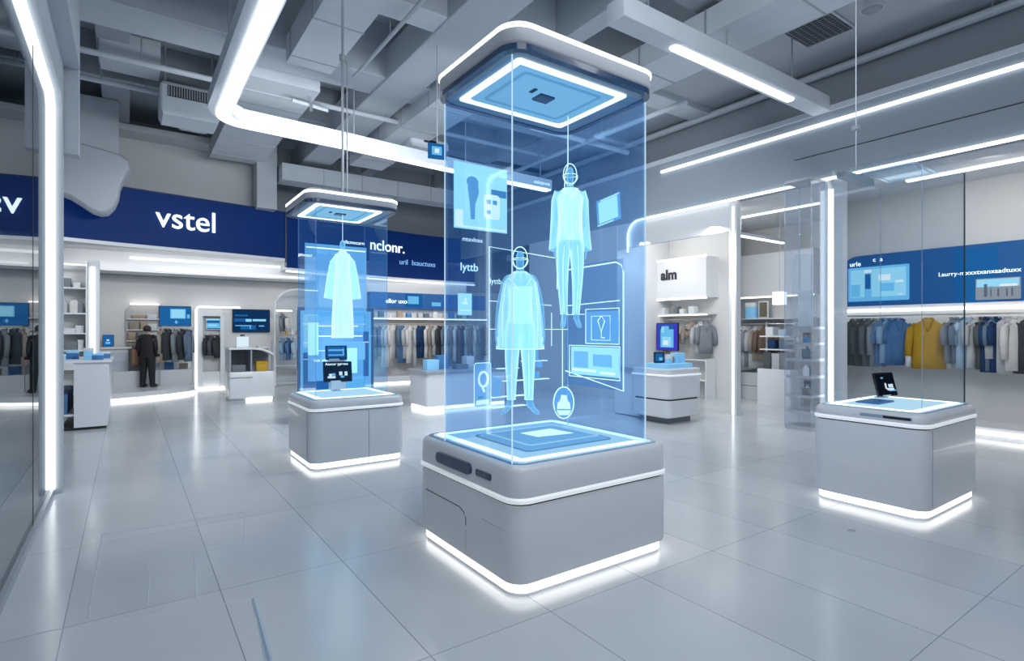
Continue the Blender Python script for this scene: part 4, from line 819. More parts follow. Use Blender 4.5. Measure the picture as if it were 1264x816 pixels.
# rear rail
BY = 17.1; BZ = 1.92
rail('long rear clothes rail under the lower blue header strip', (6.0, BY, BZ), (11.2, BY, BZ), 5, (0, .62, 0), 'tan')
cols = ['midgrey', 'slate', 'palegrey', 'offwhite', 'offwhite', 'slate', 'denim', 'palegrey', 'offwhite', 'palegrey', 'navy', 'navy', 'offwhite', 'taupe', 'palegrey', 'charcoal', 'slate', 'offwhite', 'taupe', 'offwhite', 'brown', 'charcoal', 'palegrey', 'taupe', 'offwhite', 'palegrey', 'midgrey', 'brown', 'palegrey']
cn = {'midgrey': 'mid grey', 'slate': 'slate blue', 'palegrey': 'pale grey', 'offwhite': 'off white', 'denim': 'denim blue', 'navy': 'navy', 'taupe': 'taupe', 'charcoal': 'charcoal', 'brown': 'brown', 'darkgrey': 'dark grey', 'skyblue': 'sky blue', 'paleblue': 'pale blue', 'mustard': 'mustard'}
ordn = ['first', 'second', 'third', 'fourth', 'fifth', 'sixth', 'seventh', 'eighth', 'ninth', 'tenth', 'eleventh', 'twelfth', 'thirteenth', 'fourteenth', 'fifteenth', 'sixteenth', 'seventeenth', 'eighteenth', 'nineteenth', 'twentieth', 'twenty-first', 'twenty-second', 'twenty-third', 'twenty-fourth', 'twenty-fifth', 'twenty-sixth', 'twenty-seventh', 'twenty-eighth', 'twenty-ninth']
for i, c in enumerate(cols):
    x = 6.55 + i * .155; rd = random.Random(i + 90); l = rd.choice((.95, 1.05, 1.2, 1.3)); k = rd.choice(('coat', 'shirt', 'dress'))
    garment('hanging_' + k, '%s %s hanging %s from the left on the rear rail' % (cn[c], k, ordn[i]), k, (x, BY, BZ), R(90 - rd.uniform(20, 60)), c, .42, l, .13, .5, k, 'garments on the rear rail', seed=i + 50)
# middle shop rail
rail('short rail of pale clothes in the shop behind the glass tower', (12.75, 8.3, 1.86), (12.75, 6.4, 1.86), 3, (.65, 0, 0))
for i, (y, c, l) in enumerate(((8.08, 'palegrey', 1.05), (7.98, 'offwhite', 1.05), (7.88, 'palegrey', 1.0), (7.78, 'midgrey', .95), (7.68, 'palegrey', 1.0), (7.58, 'taupe', .8), (7.46, 'brown', .6))):
    garment('hanging_shirt', '%s shirt hanging %s from the left behind the lit post' % (cn[c], ordn[i]), 'shirt', (12.75, y, 1.86), R(-35), c, .44, l, .12, .45, 'shirt', 'shirts in the shop behind the glass tower', seed=i + 130)
# alm shop
rail('short rail beside the violet monitor below the alm sign', (11.75, 10.3, 1.98), (11.75, 8.3, 1.98), 2, (.25, 0, 0))
for i, (y, c, l, rz, lab) in enumerate(((9.80, 'mustard', .75, 40, 'mustard shirt hanging left of the violet monitor'), (8.86, 'taupe', .35, 40, 'short tan top hanging right of the violet monitor'), (8.56, 'palegrey', .75, 40, 'pale grey shirt hanging right of the tan top'), (8.44, 'midgrey', .75, 30, 'grey shirt hanging at the right end below the alm sign'))):
    garment('hanging_shirt', lab, 'shirt', (11.75, y, 1.98), R(-rz), c, .36, l, .12, .4, 'shirt', 'shirts below the alm sign', seed=i + 150)

# ------------------------------------------------------------------ furniture
def shelf_unit(label, x0, y0, x1, y1, zs, m='white2', th=.03, name='wall_shelf', back=None, sides=True, top=None):
    t = thing(name, label, 'shelf', ((x0 + x1) / 2, (y0 + y1) / 2, 0 if sides else zs[0]))
    for z in zs: part(MB().box(x0, y0, z, x1, y1, z + th), 'shelf', m, t, smooth=False)
    if sides:
        zt = top or zs[-1] + th; a = 'x' if (x1 - x0) >= (y1 - y0) else 'y'
        for s in (0, 1):
            if a == 'x': q = (x0 - .03, y0, 0, x0, y1, zt) if s == 0 else (x1, y0, 0, x1 + .03, y1, zt)
            else: q = (x0, y0 - .03, 0, x1, y0, zt) if s == 0 else (x0, y1, 0, x1, y1 + .03, zt)
            part(MB().box(*q), 'side_panel', m, t, smooth=False)
    return t
def goods(kind, label, cat, x, y, z, w, d, h, m, group=None, lid=None):
    """small product box with a lid line; bag with a handle; bottle"""
    t = thing(kind, label, cat, (x, y, z), group)
    if kind in ('bottle', 'jar'):
        r = w / 2; mb = MB(); mb.rings([[(x + q * math.cos(2 * PI * k / 12), y + q * math.sin(2 * PI * k / 12), z + zz * h) for k in range(12)] for zz, q in ((0, r), (.62, r), (.74, r * .5), (.85, r * .42))]); part(mb, 'bottle_body', m, t)
        part(MB().cyl(x, y, z + h * .85, z + h, r * .5, 10), 'cap', lid or 'grey', t)
    elif kind == 'bag':
        part(MB().rloft(x - w / 2, y - d / 2, x + w / 2, y + d / 2, min(w, d) * .2, [(z, .01), (z + h * .1, 0), (z + h * .8, .0), (z + h, min(w, d) * .12)], 3), 'bag_body', m, t)
        mb = MB(); mb.tube([(x - w * .2, y, z + h * .97), (x - w * .16, y, z + h * 1.25), (x + w * .16, y, z + h * 1.25), (x + w * .2, y, z + h * .97)], .008, 6); part(mb, 'bag_handle', lid or m, t)
    else:
        part(MB().rloft(x - w / 2, y - d / 2, x + w / 2, y + d / 2, .008, [(z, .003), (z + .004, 0), (z + h * .72, 0), (z + h * .73, .004)], 2), 'box_body', m, t)
        part(MB().rloft(x - w / 2 - .003, y - d / 2 - .003, x + w / 2 + .003, y + d / 2 + .003, .008, [(z + h * .73, 0), (z + h - .004, 0), (z + h, .005)], 2), 'box_lid', lid or m, t)
    return t
# white desk at left
t = thing('white_desk', 'tall white panelled desk with blue boxes beyond the glass partition', 'desk', (-.5, 12.7, 0))
part(MB().box(-.92, 11.95, 0, -.30, 13.4, .05), 'desk_foot', 'dark', t, smooth=False)
mb = MB(); mb.prism([(-.74, .05), (-.28, .05), (-.24, .5), (-.26, 1.17), (-.74, 1.17)], 'y', 11.88, 13.5); part(mb, 'desk_body', 'white', t, smooth=False)
part(MB().box(-1.05, 11.9, .25, -.74, 13.4, .28), 'desk_shelf', 'white2', t, smooth=False); part(MB().box(-1.15, 11.85, 1.15, -.22, 13.55, 1.19), 'desk_top', 'white2', t, smooth=False)
BG = 'blue boxes on the tall white desk'
for i, (x, y, w, h, m, lab) in enumerate(((-.95, 12.2, .16, .10, 'cyanbox', 'pale blue box at the left end of the tall white desk'), (-.80, 12.6, .18, .15, 'bluebox', 'blue box behind the pale blue box on the tall desk'), (-.56, 12.3, .14, .20, 'cyanbox', 'upright pale blue box in the middle of the tall desk'), (-.42, 12.0, .16, .11, 'bluebox', 'low blue box near the front of the tall white desk'), (-.33, 12.6, .15, .12, 'bluebox', 'blue box at the right end of the tall white desk'))):
    goods('product_box', lab, 'box', x, y, 1.19, w, .14, h, m, BG, 'cyanbox' if i % 2 else 'card')
for i in range(5):
    goods('folded_jeans', 'folded blue garment on the low shelf, %s from the front' % ordn[i], 'garment', -.93, 12.05 + i * .26, .28, .2, .2, .34 + .05 * (i % 3), ['denim', 'slate', 'paleblue'][i % 3], 'folded blue garments beside the tall desk')
# left wall shelves seen past the frame
t = shelf_unit('tall white wall shelving with bags and boxes beyond the desk', -2.3, 15.1, -.74, 15.5, (.3, .85, 1.25, 1.62, 2.05, 2.6), top=3.2)
part(MB().box(-2.33, 15.5, 0, -.71, 15.56, 3.2), 'back_panel', 'wallw', t, smooth=False); part(MB().box(-2.2, 15.07, 3.1, -.71, 15.1, 3.14), 'top_light', 'leds', t, smooth=False)
LS = [(-1.12, 2.08, .12, .26, 'palegrey', 'bag', 'pale bag on the upper left shelf, far left'), (-0.95, 2.08, .15, .28, 'offwhite', 'bag', 'white bag on the upper left shelf'), (-0.83, 2.08, .11, .22, 'midgrey', 'bag', 'grey bag at the right end of the upper left shelf'),
      (-1.05, 1.65, .25, .10, 'card', 'product_box', 'flat white box on the middle left shelf'), (-0.85, 1.65, .14, .16, 'card', 'product_box', 'small white box on the middle left shelf'), (-1.00, 1.28, .22, .18, 'greybox', 'product_box', 'dark grey box on the lower left shelf'), (-0.83, 1.28, .10, .22, 'card', 'product_box', 'upright white box on the lower left shelf'),
      (-1.10, 2.63, .2, .2, 'greybox', 'product_box', 'grey box on the top left shelf'), (-0.90, 2.63, .12, .12, 'card', 'product_box', 'small pale box on the top left shelf'), (-1.00, .88, .3, .16, 'card', 'product_box', 'white box on the shelf level with the desk top')]
for (x, z, w, h, m, k, lab) in LS: goods(k, lab, 'bag' if k == 'bag' else 'box', x, 15.3, z, w, .16, h, m, 'goods on the left wall shelves', 'grey' if k == 'bag' else None)
t = thing('light_post', 'upright white light post at the end of the left wall shelving', 'light', (-.62, 15.3, 0)); part(MB().box(-.70, 15.25, 0, -.50, 15.4, 3.25), 'post', 'wall', t, smooth=False); part(MB().box(-.665, 15.22, .9, -.585, 15.25, 3.1), 'light_strip', 'led', t, smooth=False)
# platform with counter, glass case
pf = [(-.95, 15.9), (-.45, 16.0), (.2, 16.2), (.8, 16.5), (1.3, 16.9), (1.5, 17.2), (1.55, 18.3), (-.95, 18.3)]
t = thing('counter_platform', 'low curved white platform with glowing edge under the person in black', 'platform', (.3, 17.2, 0))
mb = MB(); mb.prism(pf, 'z', .06, .20); part(mb, 'platform_deck', 'white', t, smooth=False); mb = MB(); mb.ribbon([(x, y - .012) for x, y in pf[:6]], .012, .075, .05); part(mb, 'edge_light', 'toe', t)
mb = MB(); mb.prism([(x * .98, y + .04) for x, y in pf[:6]] + pf[6:], 'z', 0, .06); part(mb, 'platform_base', 'white2', t, smooth=False)
t = thing('glass_counter', 'long white counter with a glass case behind the person in black', 'counter', (.3, 17.95, .2))
part(MB().rloft(-.35, 17.75, 1.48, 18.2, .06, [(.2, 0), (.62, 0)]), 'counter_base', 'white', t)
for q in ((-.35, 17.75, 1.48, 17.76), (1.47, 17.76, 1.48, 18.2), (-.35, 17.76, -.34, 18.2)): part(MB().box(q[0], q[1], .62, q[2], q[3], 1.12), 'glass_panel', 'glassgrey', t, smooth=False)
part(MB().box(-.6, 17.9, .62, .02, 18.2, 1.22), 'counter_cabinet', 'white2', t, smooth=False)
part(MB().box(-.7, 17.8, 1.22, .1, 18.25, 1.26), 'counter_top', 'white2', t, smooth=False); part(MB().box(-.35, 17.76, .85, 1.47, 18.2, .87), 'glass_shelf', 'glassgrey', t, smooth=False)
screen('counter_screen', 'small blue screen on the counter left of the person in black', 'screen', (-.52, 18.0, 1.29), (1, 0, 0), .22, .28, 'scr', [('scrl', [(.25, .2, .7, .4)]), ('scrw', [(.35, .5, .6, .62)])], frame='navytrim')
GC = [(.14, .87, .2, .24, 'greybox'), (.35, .87, .12, .3, 'tan'), (.62, .62, .2, .18, 'card'), (.95, .62, .22, .2, 'bluebox'), (1.2, .87, .16, .2, 'card'), (1.3, .62, .2, .16, 'tan'), (.2, .62, .26, .2, 'taupe')]
for i, (x, z, w, h, m) in enumerate(GC): goods('product_box', 'small %s box inside the glass counter, %s of the row' % ({'greybox': 'grey', 'tan': 'tan', 'card': 'white', 'bluebox': 'blue', 'taupe': 'taupe'}[m], ordn[i]), 'box', x, 18.0, z, w, .2, h, m, 'boxes inside the glass counter')
# shelf niche behind
t = thing('shelf_niche', 'recessed wall shelving with grey arched surround behind the person in black', 'shelf', (.35, 18.3, 1.2))
pl = Plane((-.04, 18.37, 1.22), (1, 0, 0), (0, 0, 1)); mb = MB(); pl.poly(mb, [(0, 0), (.77, 0), (.77, 1.22), (.3, 1.22), (.12, 1.16), (0, 1.05)], 0, .012); part(mb, 'niche_back', mat('niche_grey', (.45, .45, .46), .6), t, smooth=False)
for z in (.18, .48, .78): mb = MB(); pl.quad(mb, .02, z, .77, z + .025, .012, .10); part(mb, 'shelf', 'white2', t, smooth=False)
mb = MB(); pl.quad(mb, .1, 1.19, .77, 1.22, .0, .14); part(mb, 'niche_light', 'ledw', t, smooth=False)
NG = [(.16, .025, .18, .12, 'taupe'), (.36, .025, .12, .14, 'greybox'), (.55, .025, .2, .13, 'card'), (.14, .205, .16, .22, 'tan'), (.34, .205, .14, .24, 'greybox'), (.56, .205, .18, .2, 'card'), (.69, .205, .10, .22, 'offwhite'), (.2, .505, .22, .2, 'taupe'), (.42, .505, .16, .22, 'tan'), (.61, .505, .20, .16, 'card'), (.3, .805, .3, .1, 'tan'), (.60, .805, .22, .12, 'card')]
nb = {'taupe': 'taupe', 'greybox': 'grey', 'card': 'white', 'tan': 'tan', 'offwhite': 'cream'}
for i, (a, z, w, h, m) in enumerate(NG): goods('product_box', '%s box in the wall niche, %s counted from bottom left' % (nb[m], ordn[i]), 'box', -.04 + a, 18.30, 1.22 + z, w, .09, h, m, 'boxes in the wall niche')
# free-standing garment rack beside the person
t = thing('garment_rack', 'slim chrome garment rack behind the glass counter', 'clothes rack', (1.1, 17.6, .2))
part(MB().tube([(.72, 17.55, .2), (.72, 17.55, 1.75), (.76, 17.55, 1.8), (1.44, 17.55, 1.8), (1.48, 17.55, 1.75), (1.48, 17.55, .2)], .014, 8), 'rack_frame', 'steel', t); 
for x in (.68, 1.44): part(MB().box(x, 17.4, .2, x + .08, 17.7, .23), 'rack_foot', 'steel', t, smooth=False)
for i, (x, c, l, rz, lab) in enumerate(((.78, 'taupe', .85, 60, 'taupe jacket at the left end of the chrome rack'), (.90, 'charcoal', .80, 35, 'black jacket near the person on the chrome rack'), (1.08, 'midgrey', .85, 65, 'grey jacket in the middle of the chrome rack'), (1.24, 'charcoal', .8, 60, 'charcoal jacket right of the grey jacket on the chrome rack'), (1.38, 'slate', .85, 65, 'slate jacket at the right end of the chrome rack'))):
    garment('hanging_jacket', lab, 'jacket', (x, 17.55, 1.8), R(rz), c, .34, l, .14, .5, 'shirt', 'jackets on the chrome rack', seed=i + 170)
# doorway portal
t = thing('lit_doorway_frame', 'rounded white doorway frame with glowing outline beside the small screen', 'frame', (2.1, 18.2, 0))
pl = Plane((1.62, 18.15, 0), (1, 0, 0), (0, 0, 1)); out = [(0, .02), (0, 2.28)] + [(.1 - .1 * math.cos(R(a)), 2.28 + .1 * math.sin(R(a))) for a in range(15, 91, 15)] + [(1.15, 2.38)]
mb = MB(); pl.outline(mb, out, .028, False); part(mb, 'glow_outline', 'led', t)
mb = MB(); pl.quad(mb, .04, .04, .17, 2.32, -.2, .2); pl.quad(mb, .17, 2.12, .68, 2.32, -.2, .2); pl.quad(mb, .62, .04, .72, 2.12, -.2, .2); part(mb, 'frame_panel', 'white2', t, smooth=False)
mb = MB(); pl.quad(mb, .0, .0, .85, .05, -.02, .06); part(mb, 'threshold_light', 'toe', t, smooth=False); mb = MB(); pl.quad(mb, .17, .05, .62, .5, -.15, .05); part(mb, 'back_panel', 'white2', t, smooth=False)
rail('short rail of dark clothes inside the lit doorway', (1.83, 18.2, 1.62), (2.26, 18.2, 1.62), 1, (0, .2, 0))
for i, (x, c, l) in enumerate(((1.90, 'charcoal', .55), (2.02, 'darkgrey', .55), (2.16, 'charcoal', .62))): garment('hanging_jacket', '%s jacket hanging %s from the left in the lit doorway' % (cn[c], ordn[i]), 'jacket', (x, 18.2, 1.62), R(60), c, .30, l, .10, .4, 'shirt', 'jackets in the lit doorway', seed=i + 190)
# small service counter
t = thing('service_counter', 'small white service counter with open glazed top and yellow box', 'counter', (2.45, 14.9, 0))
part(MB().rloft(1.98, 14.55, 3.0, 15.3, .05, [(.05, .03), (.08, 0), (.68, 0), (.70, .01)]), 'counter_base', 'white', t); part(MB().rloft(2.35, 14.52, 2.95, 15.3, .06, [(0.012, 0), (.05, 0)]), 'toe_light', 'toe', t); part(MB().rloft(2.0, 14.6, 2.98, 15.2, .05, [(0, 0), (.05, 0)]), 'toe_kick', 'grey', t)
part(MB().box(2.0, 14.5, .58, 2.5, 14.56, .61), 'counter_ledge', 'white2', t, smooth=False)
part(MB().box(2.0, 15.22, .70, 2.98, 15.28, 1.24), 'case_back', 'greybox', t, smooth=False); 
for x in (2.0, 2.46): part(MB().box(x, 14.6, .70, x + .03, 15.22, 1.24), 'case_side', 'grey', t, smooth=False)
mb = MB(); mb.rings([[(x, 14.55, z), (x, 15.3, z), (x, 15.3, z + .05), (x, 14.55, z + .05)] for x, z in ((1.98, 1.24), (2.5, 1.24), (2.7, 1.22), (2.85, 1.16), (2.98, 1.08))]); part(mb, 'curved_top', 'white2', t, ang=60)
part(MB().tube([(2.95, 14.62, .7), (2.95, 14.62, 1.45)], .015, 8), 'case_post', 'steel', t)
goods('product_box', 'mustard yellow box on the small service counter', 'box', 2.72, 14.72, .70, .26, .2, .24, 'yellowbox', None, 'mustard')
goods('product_box', 'dark machine box in the left bay of the small counter', 'box', 2.22, 14.9, .70, .3, .3, .16, 'greybox')
t = thing('price_display', 'small white display tile standing on the small service counter', 'display', (2.3, 14.8, 1.29)); part(MB().rloft(2.16, 14.78, 2.46, 14.84, .02, [(1.29, 0), (1.56, 0)], 3), 'display_body', 'card', t); part(MB().box(2.18, 14.772, 1.31, 2.44, 14.78, 1.54), 'display_face', 'scrw', t, smooth=False); part(MB().box(2.26, 14.8, 1.56, 2.36, 14.83, 1.6), 'display_clip', 'dark', t, smooth=False)
goods('folded_shirt', 'white folded cloth on the curved end of the small counter', 'garment', 2.74, 14.8, 1.265, .2, .3, .05, 'offwhite')
# arch alcove
t = thing('arch_alcove', 'tall rounded glass alcove with clothes left of the left case', 'alcove', (4.3, 17.6, 0))
pl = Plane((3.62, 17.55, 0), (1, 0, 0), (0, 0, 1)); arcp = [(0, .04), (0, 2.4)] + [(.62 - .62 * math.cos(R(a)), 2.4 + .55 * math.sin(R(a))) for a in range(15, 91, 15)] + [(1.3, 2.95)]
mb = MB(); pl.outline(mb, arcp, .03, False); part(mb, 'arch_frame', 'white2', t)
mb = MB(); pl.poly(mb, arcp + [(1.3, .04)], .0, .006); part(mb, 'arch_glass', 'glassgrey', t, smooth=False)
mb = MB(); pl.quad(mb, .05, 2.28, .5, 2.32, -.4, .35); part(mb, 'alcove_light', 'ledw', t, smooth=False)
for z in (.1, .62, 1.55): mb = MB(); pl.quad(mb, .05, z, 1.25, z + .03, -.45, .38); part(mb, 'shelf', 'white2', t, smooth=False)
for i, (x, z, c, l) in enumerate(((3.78, 2.27, 'midgrey', .5), (3.95, 2.27, 'offwhite', .5), (3.78, 1.54, 'skyblue', .62), (3.95, 1.54, 'denim', .62), (4.12, 1.54, 'paleblue', .62))):
    garment('hanging_shirt', '%s shirt hanging %s in the rounded glass alcove' % (cn[c], ('high' if z > 2 else 'low') + ' ' + ordn[i]), 'shirt', (x, 17.35, z), R(60), c, .28, l, .10, .3, 'shirt', 'shirts in the rounded alcove', seed=i + 210)
    
for i, (x, m, w) in enumerate(((3.75, 'tan', .12), (3.9, 'yellowbox', .12), (4.05, 'card', .12), (4.2, 'tan', .12))): goods('jar', '%s jar on the alcove shelf, %s from the left' % ({'tan': 'tan', 'yellowbox': 'yellow', 'card': 'white'}[m], ordn[i]), 'jar', x, 17.3, 1.58, .1, .1, .16, m, 'jars on the alcove shelf', 'card')
# blue display board behind the left case
t = thing('display_board', 'tall blue lit display board standing behind the left glass case', 'display board', (3.0, 10.2, 0))
pl = Plane((2.52, 10.25, 0), (.85, -.1, 0), (0, 0, 1)); mb = MB(); pl.quad(mb, -.03, 0, 1.33, 2.12, -.08, .08); part(mb, 'board_body', 'navytrim', t, smooth=False)
mb = MB(); pl.quad(mb, .02, .55, 1.28, 2.06, .001, .002); part(mb, 'display', 'scrl', t, smooth=False)
graphics(pl, 1.3, 2.1, t, [('scr', [(.05, .3, .6, .62), (.7, .4, .95, .8)]), ('scrc', [(.06, .66, .25, .95), (.3, .5, .6, .9), (.64, .55, .9, .7)]), ('scrw', [(.05, .86, .9, .872), (.05, .70, .95, .71), (.05, .56, .5, .565)])], .004)
# table with LED under, centre rear
t = thing('display_table', 'white display table with glowing foot behind the large case, left side', 'table', (6.2, 10.9, 0))
part(MB().rloft(5.15, 10.5, 7.2, 11.4, .1, [(.08, .02), (.1, 0), (.80, 0)]), 'table_body', 'white', t); part(MB().rloft(5.17, 10.52, 7.18, 11.38, .1, [(.012, 0), (.08, 0)]), 'toe_light', 'toe', t); part(MB().rloft(5.2, 10.56, 7.15, 11.34, .1, [(0, 0), (.012, 0)]), 'foot_rim', 'grey', t)
part(MB().rloft(5.1, 10.45, 7.25, 11.45, .1, [(.80, 0), (.84, 0), (.85, .01)]), 'table_top', 'grey', t)
for i, (x, y, w, h, m) in enumerate(((5.4, 10.8, .28, .22, 'cyanbox'), (5.75, 11.0, .26, .3, 'bluebox'), (6.1, 10.75, .3, .1, 'greybox'), (6.45, 11.0, .2, .26, 'card'), (6.8, 10.8, .26, .14, 'bluebox'))): goods('product_box', '%s box on the rear display table, %s from the left' % ({'cyanbox': 'pale blue', 'bluebox': 'blue', 'greybox': 'dark grey', 'card': 'white'}[m], ordn[i]), 'box', x, y, .85, w, .22, h, m, 'boxes on the rear display table')
t = thing('rear_plinth', 'low white plinth with glowing foot line before the rear clothes rail', 'plinth', (8, 17.2, 0)); part(MB().rloft(5.6, 16.6, 9.9, 17.6, .08, [(.06, 0), (.22, 0), (.23, .01)]), 'plinth_body', 'white', t); part(MB().rloft(5.62, 16.61, 9.88, 17.58, .08, [(0, 0), (.06, 0)]), 'toe_light', 'toe', t)
t = shelf_unit('thin shelf with goods above the rear clothes rail', 6.3, 17.2, 10.9, 17.68, (2.10,), th=.035, sides=False, name='wall_shelf')
part(MB().box(6.3, 17.22, 2.07, 10.9, 17.26, 2.10), 'shelf_light', 'ledw', t, smooth=False)
for i in range(12): goods(['product_box', 'bag', 'bottle'][i % 3], 'small %s on the shelf above the rear rail, %s from the left' % (['box', 'bag', 'bottle'][i % 3], ordn[i]), ['box', 'bag', 'bottle'][i % 3], 6.55 + i * .33, 17.42, 2.135, .18 if i % 3 < 2 else .07, .14, .16 + .05 * (i % 2), ['greybox', 'slate', 'card', 'tan', 'bluebox'][i % 5], 'goods on the shelf above the rear rail')
# drawer cabinet at right centre
t = thing('drawer_cabinet', 'white rounded drawer cabinet carrying a pale blue box tray', 'cabinet', (8.35, 6.9, 0))
part(MB().rloft(8.05, 6.6, 8.75, 7.2, .05, [(0, 0), (.10, 0)]), 'cabinet_foot', 'greybox', t); part(MB().rloft(7.9, 6.45, 8.88, 7.35, .12, [(.12, .02), (.14, 0), (.42, 0), (.43, .01)]), 'drawer', 'white', t)
part(MB().rloft(7.93, 6.48, 8.85, 7.32, .12, [(.43, 0), (.46, 0)]), 'shadow_gap', 'dark', t); part(MB().rloft(7.9, 6.45, 8.88, 7.35, .12, [(.46, .01), (.47, 0), (.86, 0), (.87, .01)]), 'drawer', 'white', t)
part(MB().rloft(7.88, 6.43, 8.9, 7.37, .12, [(.87, .015), (.875, 0), (.895, 0), (.90, .015)]), 'trim_band', 'trimw', t); part(MB().rloft(7.9, 6.45, 8.88, 7.35, .12, [(.90, 0), (.99, 0), (1.0, .01)]), 'cabinet_top', 'white', t)
part(MB().rloft(8.2, 7.4, 9.1, 8.1, .06, [(.02, 0), (.9, 0)]), 'side_cabinet', 'white2', t); part(MB().rloft(8.15, 7.36, 9.1, 8.15, .06, [(.9, 0), (.97, 0)]), 'side_top', 'grey', t)
t = thing('display_tray', 'pale blue glossy tray of goods on the white drawer cabinet', 'tray', (8.35, 6.9, 1.0)); part(MB().rloft(8.05, 6.6, 8.80, 7.15, .03, [(1.0, 0), (1.08, 0), (1.085, .006)]), 'tray_base', 'cyanbox', t)
screen('tray_screen', 'small dark blue screen standing on the pale blue tray', 'screen', (8.18, 7.0, 1.10), (.82, -.57, 0), .17, .18, 'scrd', [('scr', [(.1, .1, .9, .9)]), ('scrl', [(.5, .2, .9, .5)])], th=.03, frame='navytrim')
goods('product_box', 'cream rounded box between the screen and the blue box on the tray', 'box', 8.42, 6.85, 1.085, .13, .13, .16, 'tan', None, 'card'); goods('product_box', 'pale blue box with dark tag on the right of the tray', 'box', 8.63, 6.82, 1.085, .24, .16, .19, 'cyanbox', None, 'cyanbox')
goods('product_box', 'small pale blue box in front of the tray screen', 'box', 8.28, 6.75, 1.085, .1, .1, .12, 'cyanbox', None, 'card')
# shelves under the alm sign
t = shelf_unit('white wall shelf with small goods under the alm sign', 11.55, 8.28, 11.98, 10.8, (2.10,), sides=False); part(MB().box(11.55, 8.28, 2.075, 11.6, 10.8, 2.10), 'shelf_light', 'ledw', t, smooth=False)
for i, (y, w, h, m) in enumerate(((10.3, .14, .18, 'card'), (10.0, .12, .2, 'greybox'), (9.75, .22, .16, 'card'), (9.3, .1, .2, 'greybox'), (9.1, .12, .12, 'card'), (8.8, .16, .18, 'card'))): goods('product_box', 'small %s box on the shelf under the alm sign, %s from the left' % ('white' if m == 'card' else 'dark', ordn[i]), 'box', 11.75, y, 2.13, .2, w, h, m, 'boxes under the alm sign')
t = shelf_unit('white double shelf behind the drawer cabinet below the monitor', 11.6, 8.35, 11.98, 10.7, (.45, .95), top=1.0)
# middle shop: shelf, picture and drawers
t = shelf_unit('white shelf above the pale shirts behind the lit post', 12.9, 6.4, 13.38, 8.4, (1.98,), sides=False); part(MB().box(12.9, 6.4, 2.55, 13.38, 8.4, 3.6), 'upper_cabinet', 'white2', t, smooth=False); part(MB().box(12.9, 6.4, 2.51, 12.95, 8.4, 2.55), 'shelf_light', 'ledw', t, smooth=False)
t = thing('framed_picture', 'small dark framed picture on the shelf behind the lit post', 'picture', (13.1, 7.72, 2.01)); part(MB().box(13.1, 7.60, 2.01, 13.13, 7.86, 2.44), 'frame', 'card', t, smooth=False); part(MB().box(13.09, 7.63, 2.04, 13.1, 7.83, 2.41), 'picture', mat('picture_olive', (.16, .15, .10), .5, var=.5, vscale=20), t, smooth=False)
goods('product_box', 'pale blue box beside the dark picture on the shelf', 'box', 13.1, 8.05, 2.01, .14, .26, .4, 'cyanbox', None, 'card')
t = thing('drawer_chest', 'low white two drawer chest below the pale shirts', 'chest', (12.9, 7.8, 0)); part(MB().rloft(12.7, 7.35, 13.3, 8.2, .03, [(0, 0), (.32, 0)]), 'drawer', 'white', t); part(MB().rloft(12.7, 7.35, 13.3, 8.2, .03, [(.335, 0), (.66, 0)]), 'drawer', 'white', t); part(MB().box(12.72, 7.37, .3, 13.28, 8.18, .34), 'shadow_gap', 'dark', t, smooth=False)
t = thing('shop_stand', 'white stand with shelves of folded goods beside the glass tower', 'stand', (12.3, 6.85, 0)); part(MB().rloft(12.0, 6.45, 12.6, 7.25, .05, [(0, 0), (.80, 0), (.82, .01)]), 'stand_base', 'white', t)
for z in (1.25, 1.55): part(MB().box(12.05, 6.5, z, 12.55, 7.2, z + .03), 'shelf', 'white2', t, smooth=False)
for y in (6.5, 7.17): part(MB().box(12.3, y, .82, 12.34, y + .03, 1.9), 'stand_post', 'steel', t, smooth=False)
for i, (y, z, m, h) in enumerate(((6.65, .82, 'midgrey', .38), (6.85, .82, 'palegrey', .36), (7.05, .82, 'darkgrey', .38), (6.68, 1.28, 'slate', .2), (6.95, 1.28, 'navy', .2), (6.7, 1.58, 'paleblue', .14), (7.0, 1.58, 'card', .2))): goods('folded_shirt', '%s folded goods on the white stand, %s from the bottom' % ({'midgrey': 'grey', 'palegrey': 'pale grey', 'darkgrey': 'dark grey', 'slate': 'slate', 'navy': 'navy', 'paleblue': 'pale blue', 'card': 'white'}[m], ordn[i]), 'garment', 12.25, y, z, .3, .18, h, m, 'folded goods on the white stand')
t = thing('hanging_lamp', 'square glowing white lamp box in the shop behind the glass tower', 'lamp', (11.2, 6.25, 2.24)); part(MB().rloft(11.1, 6.14, 11.3, 6.36, .02, [(2.24, 0), (2.51, 0)], 3), 'lamp_box', 'leds', t); part(MB().cyl(11.2, 6.25, 2.51, 4.3, .006, 8), 'lamp_rod', 'grey', t)
# glass tower with shelves
t = thing('glass_tower', 'tall clear glass display tower with small shelves by the right shop post', 'display case', (9.95, 5.08, 0))
tx0, ty0, tx1, ty1, tz = 9.7, 4.86, 10.2, 5.32, 4.26
tx0 -= .27; tx1 -= .27; ty0 -= .15; ty1 -= .15
part(MB().box(tx0, ty0, 0, tx1, ty1, .06), 'tower_base', 'steel', t, smooth=False)
for q in ((tx0, ty0, tx1, ty0 + .01), (tx0, ty1 - .01, tx1, ty1), (tx0, ty0 + .01, tx0 + .01, ty1 - .01), (tx1 - .01, ty0 + .01, tx1, ty1 - .01)): part(MB().box(q[0], q[1], .06, q[2], q[3], tz), 'glass_panel', 'glasstower', t, smooth=False)
for (a, b) in ((tx0, ty0), (tx1, ty0), (tx1, ty1), (tx0, ty1)): part(MB().cyl(a, b, .06, tz, .008, 6), 'glass_edge', 'edgew', t)
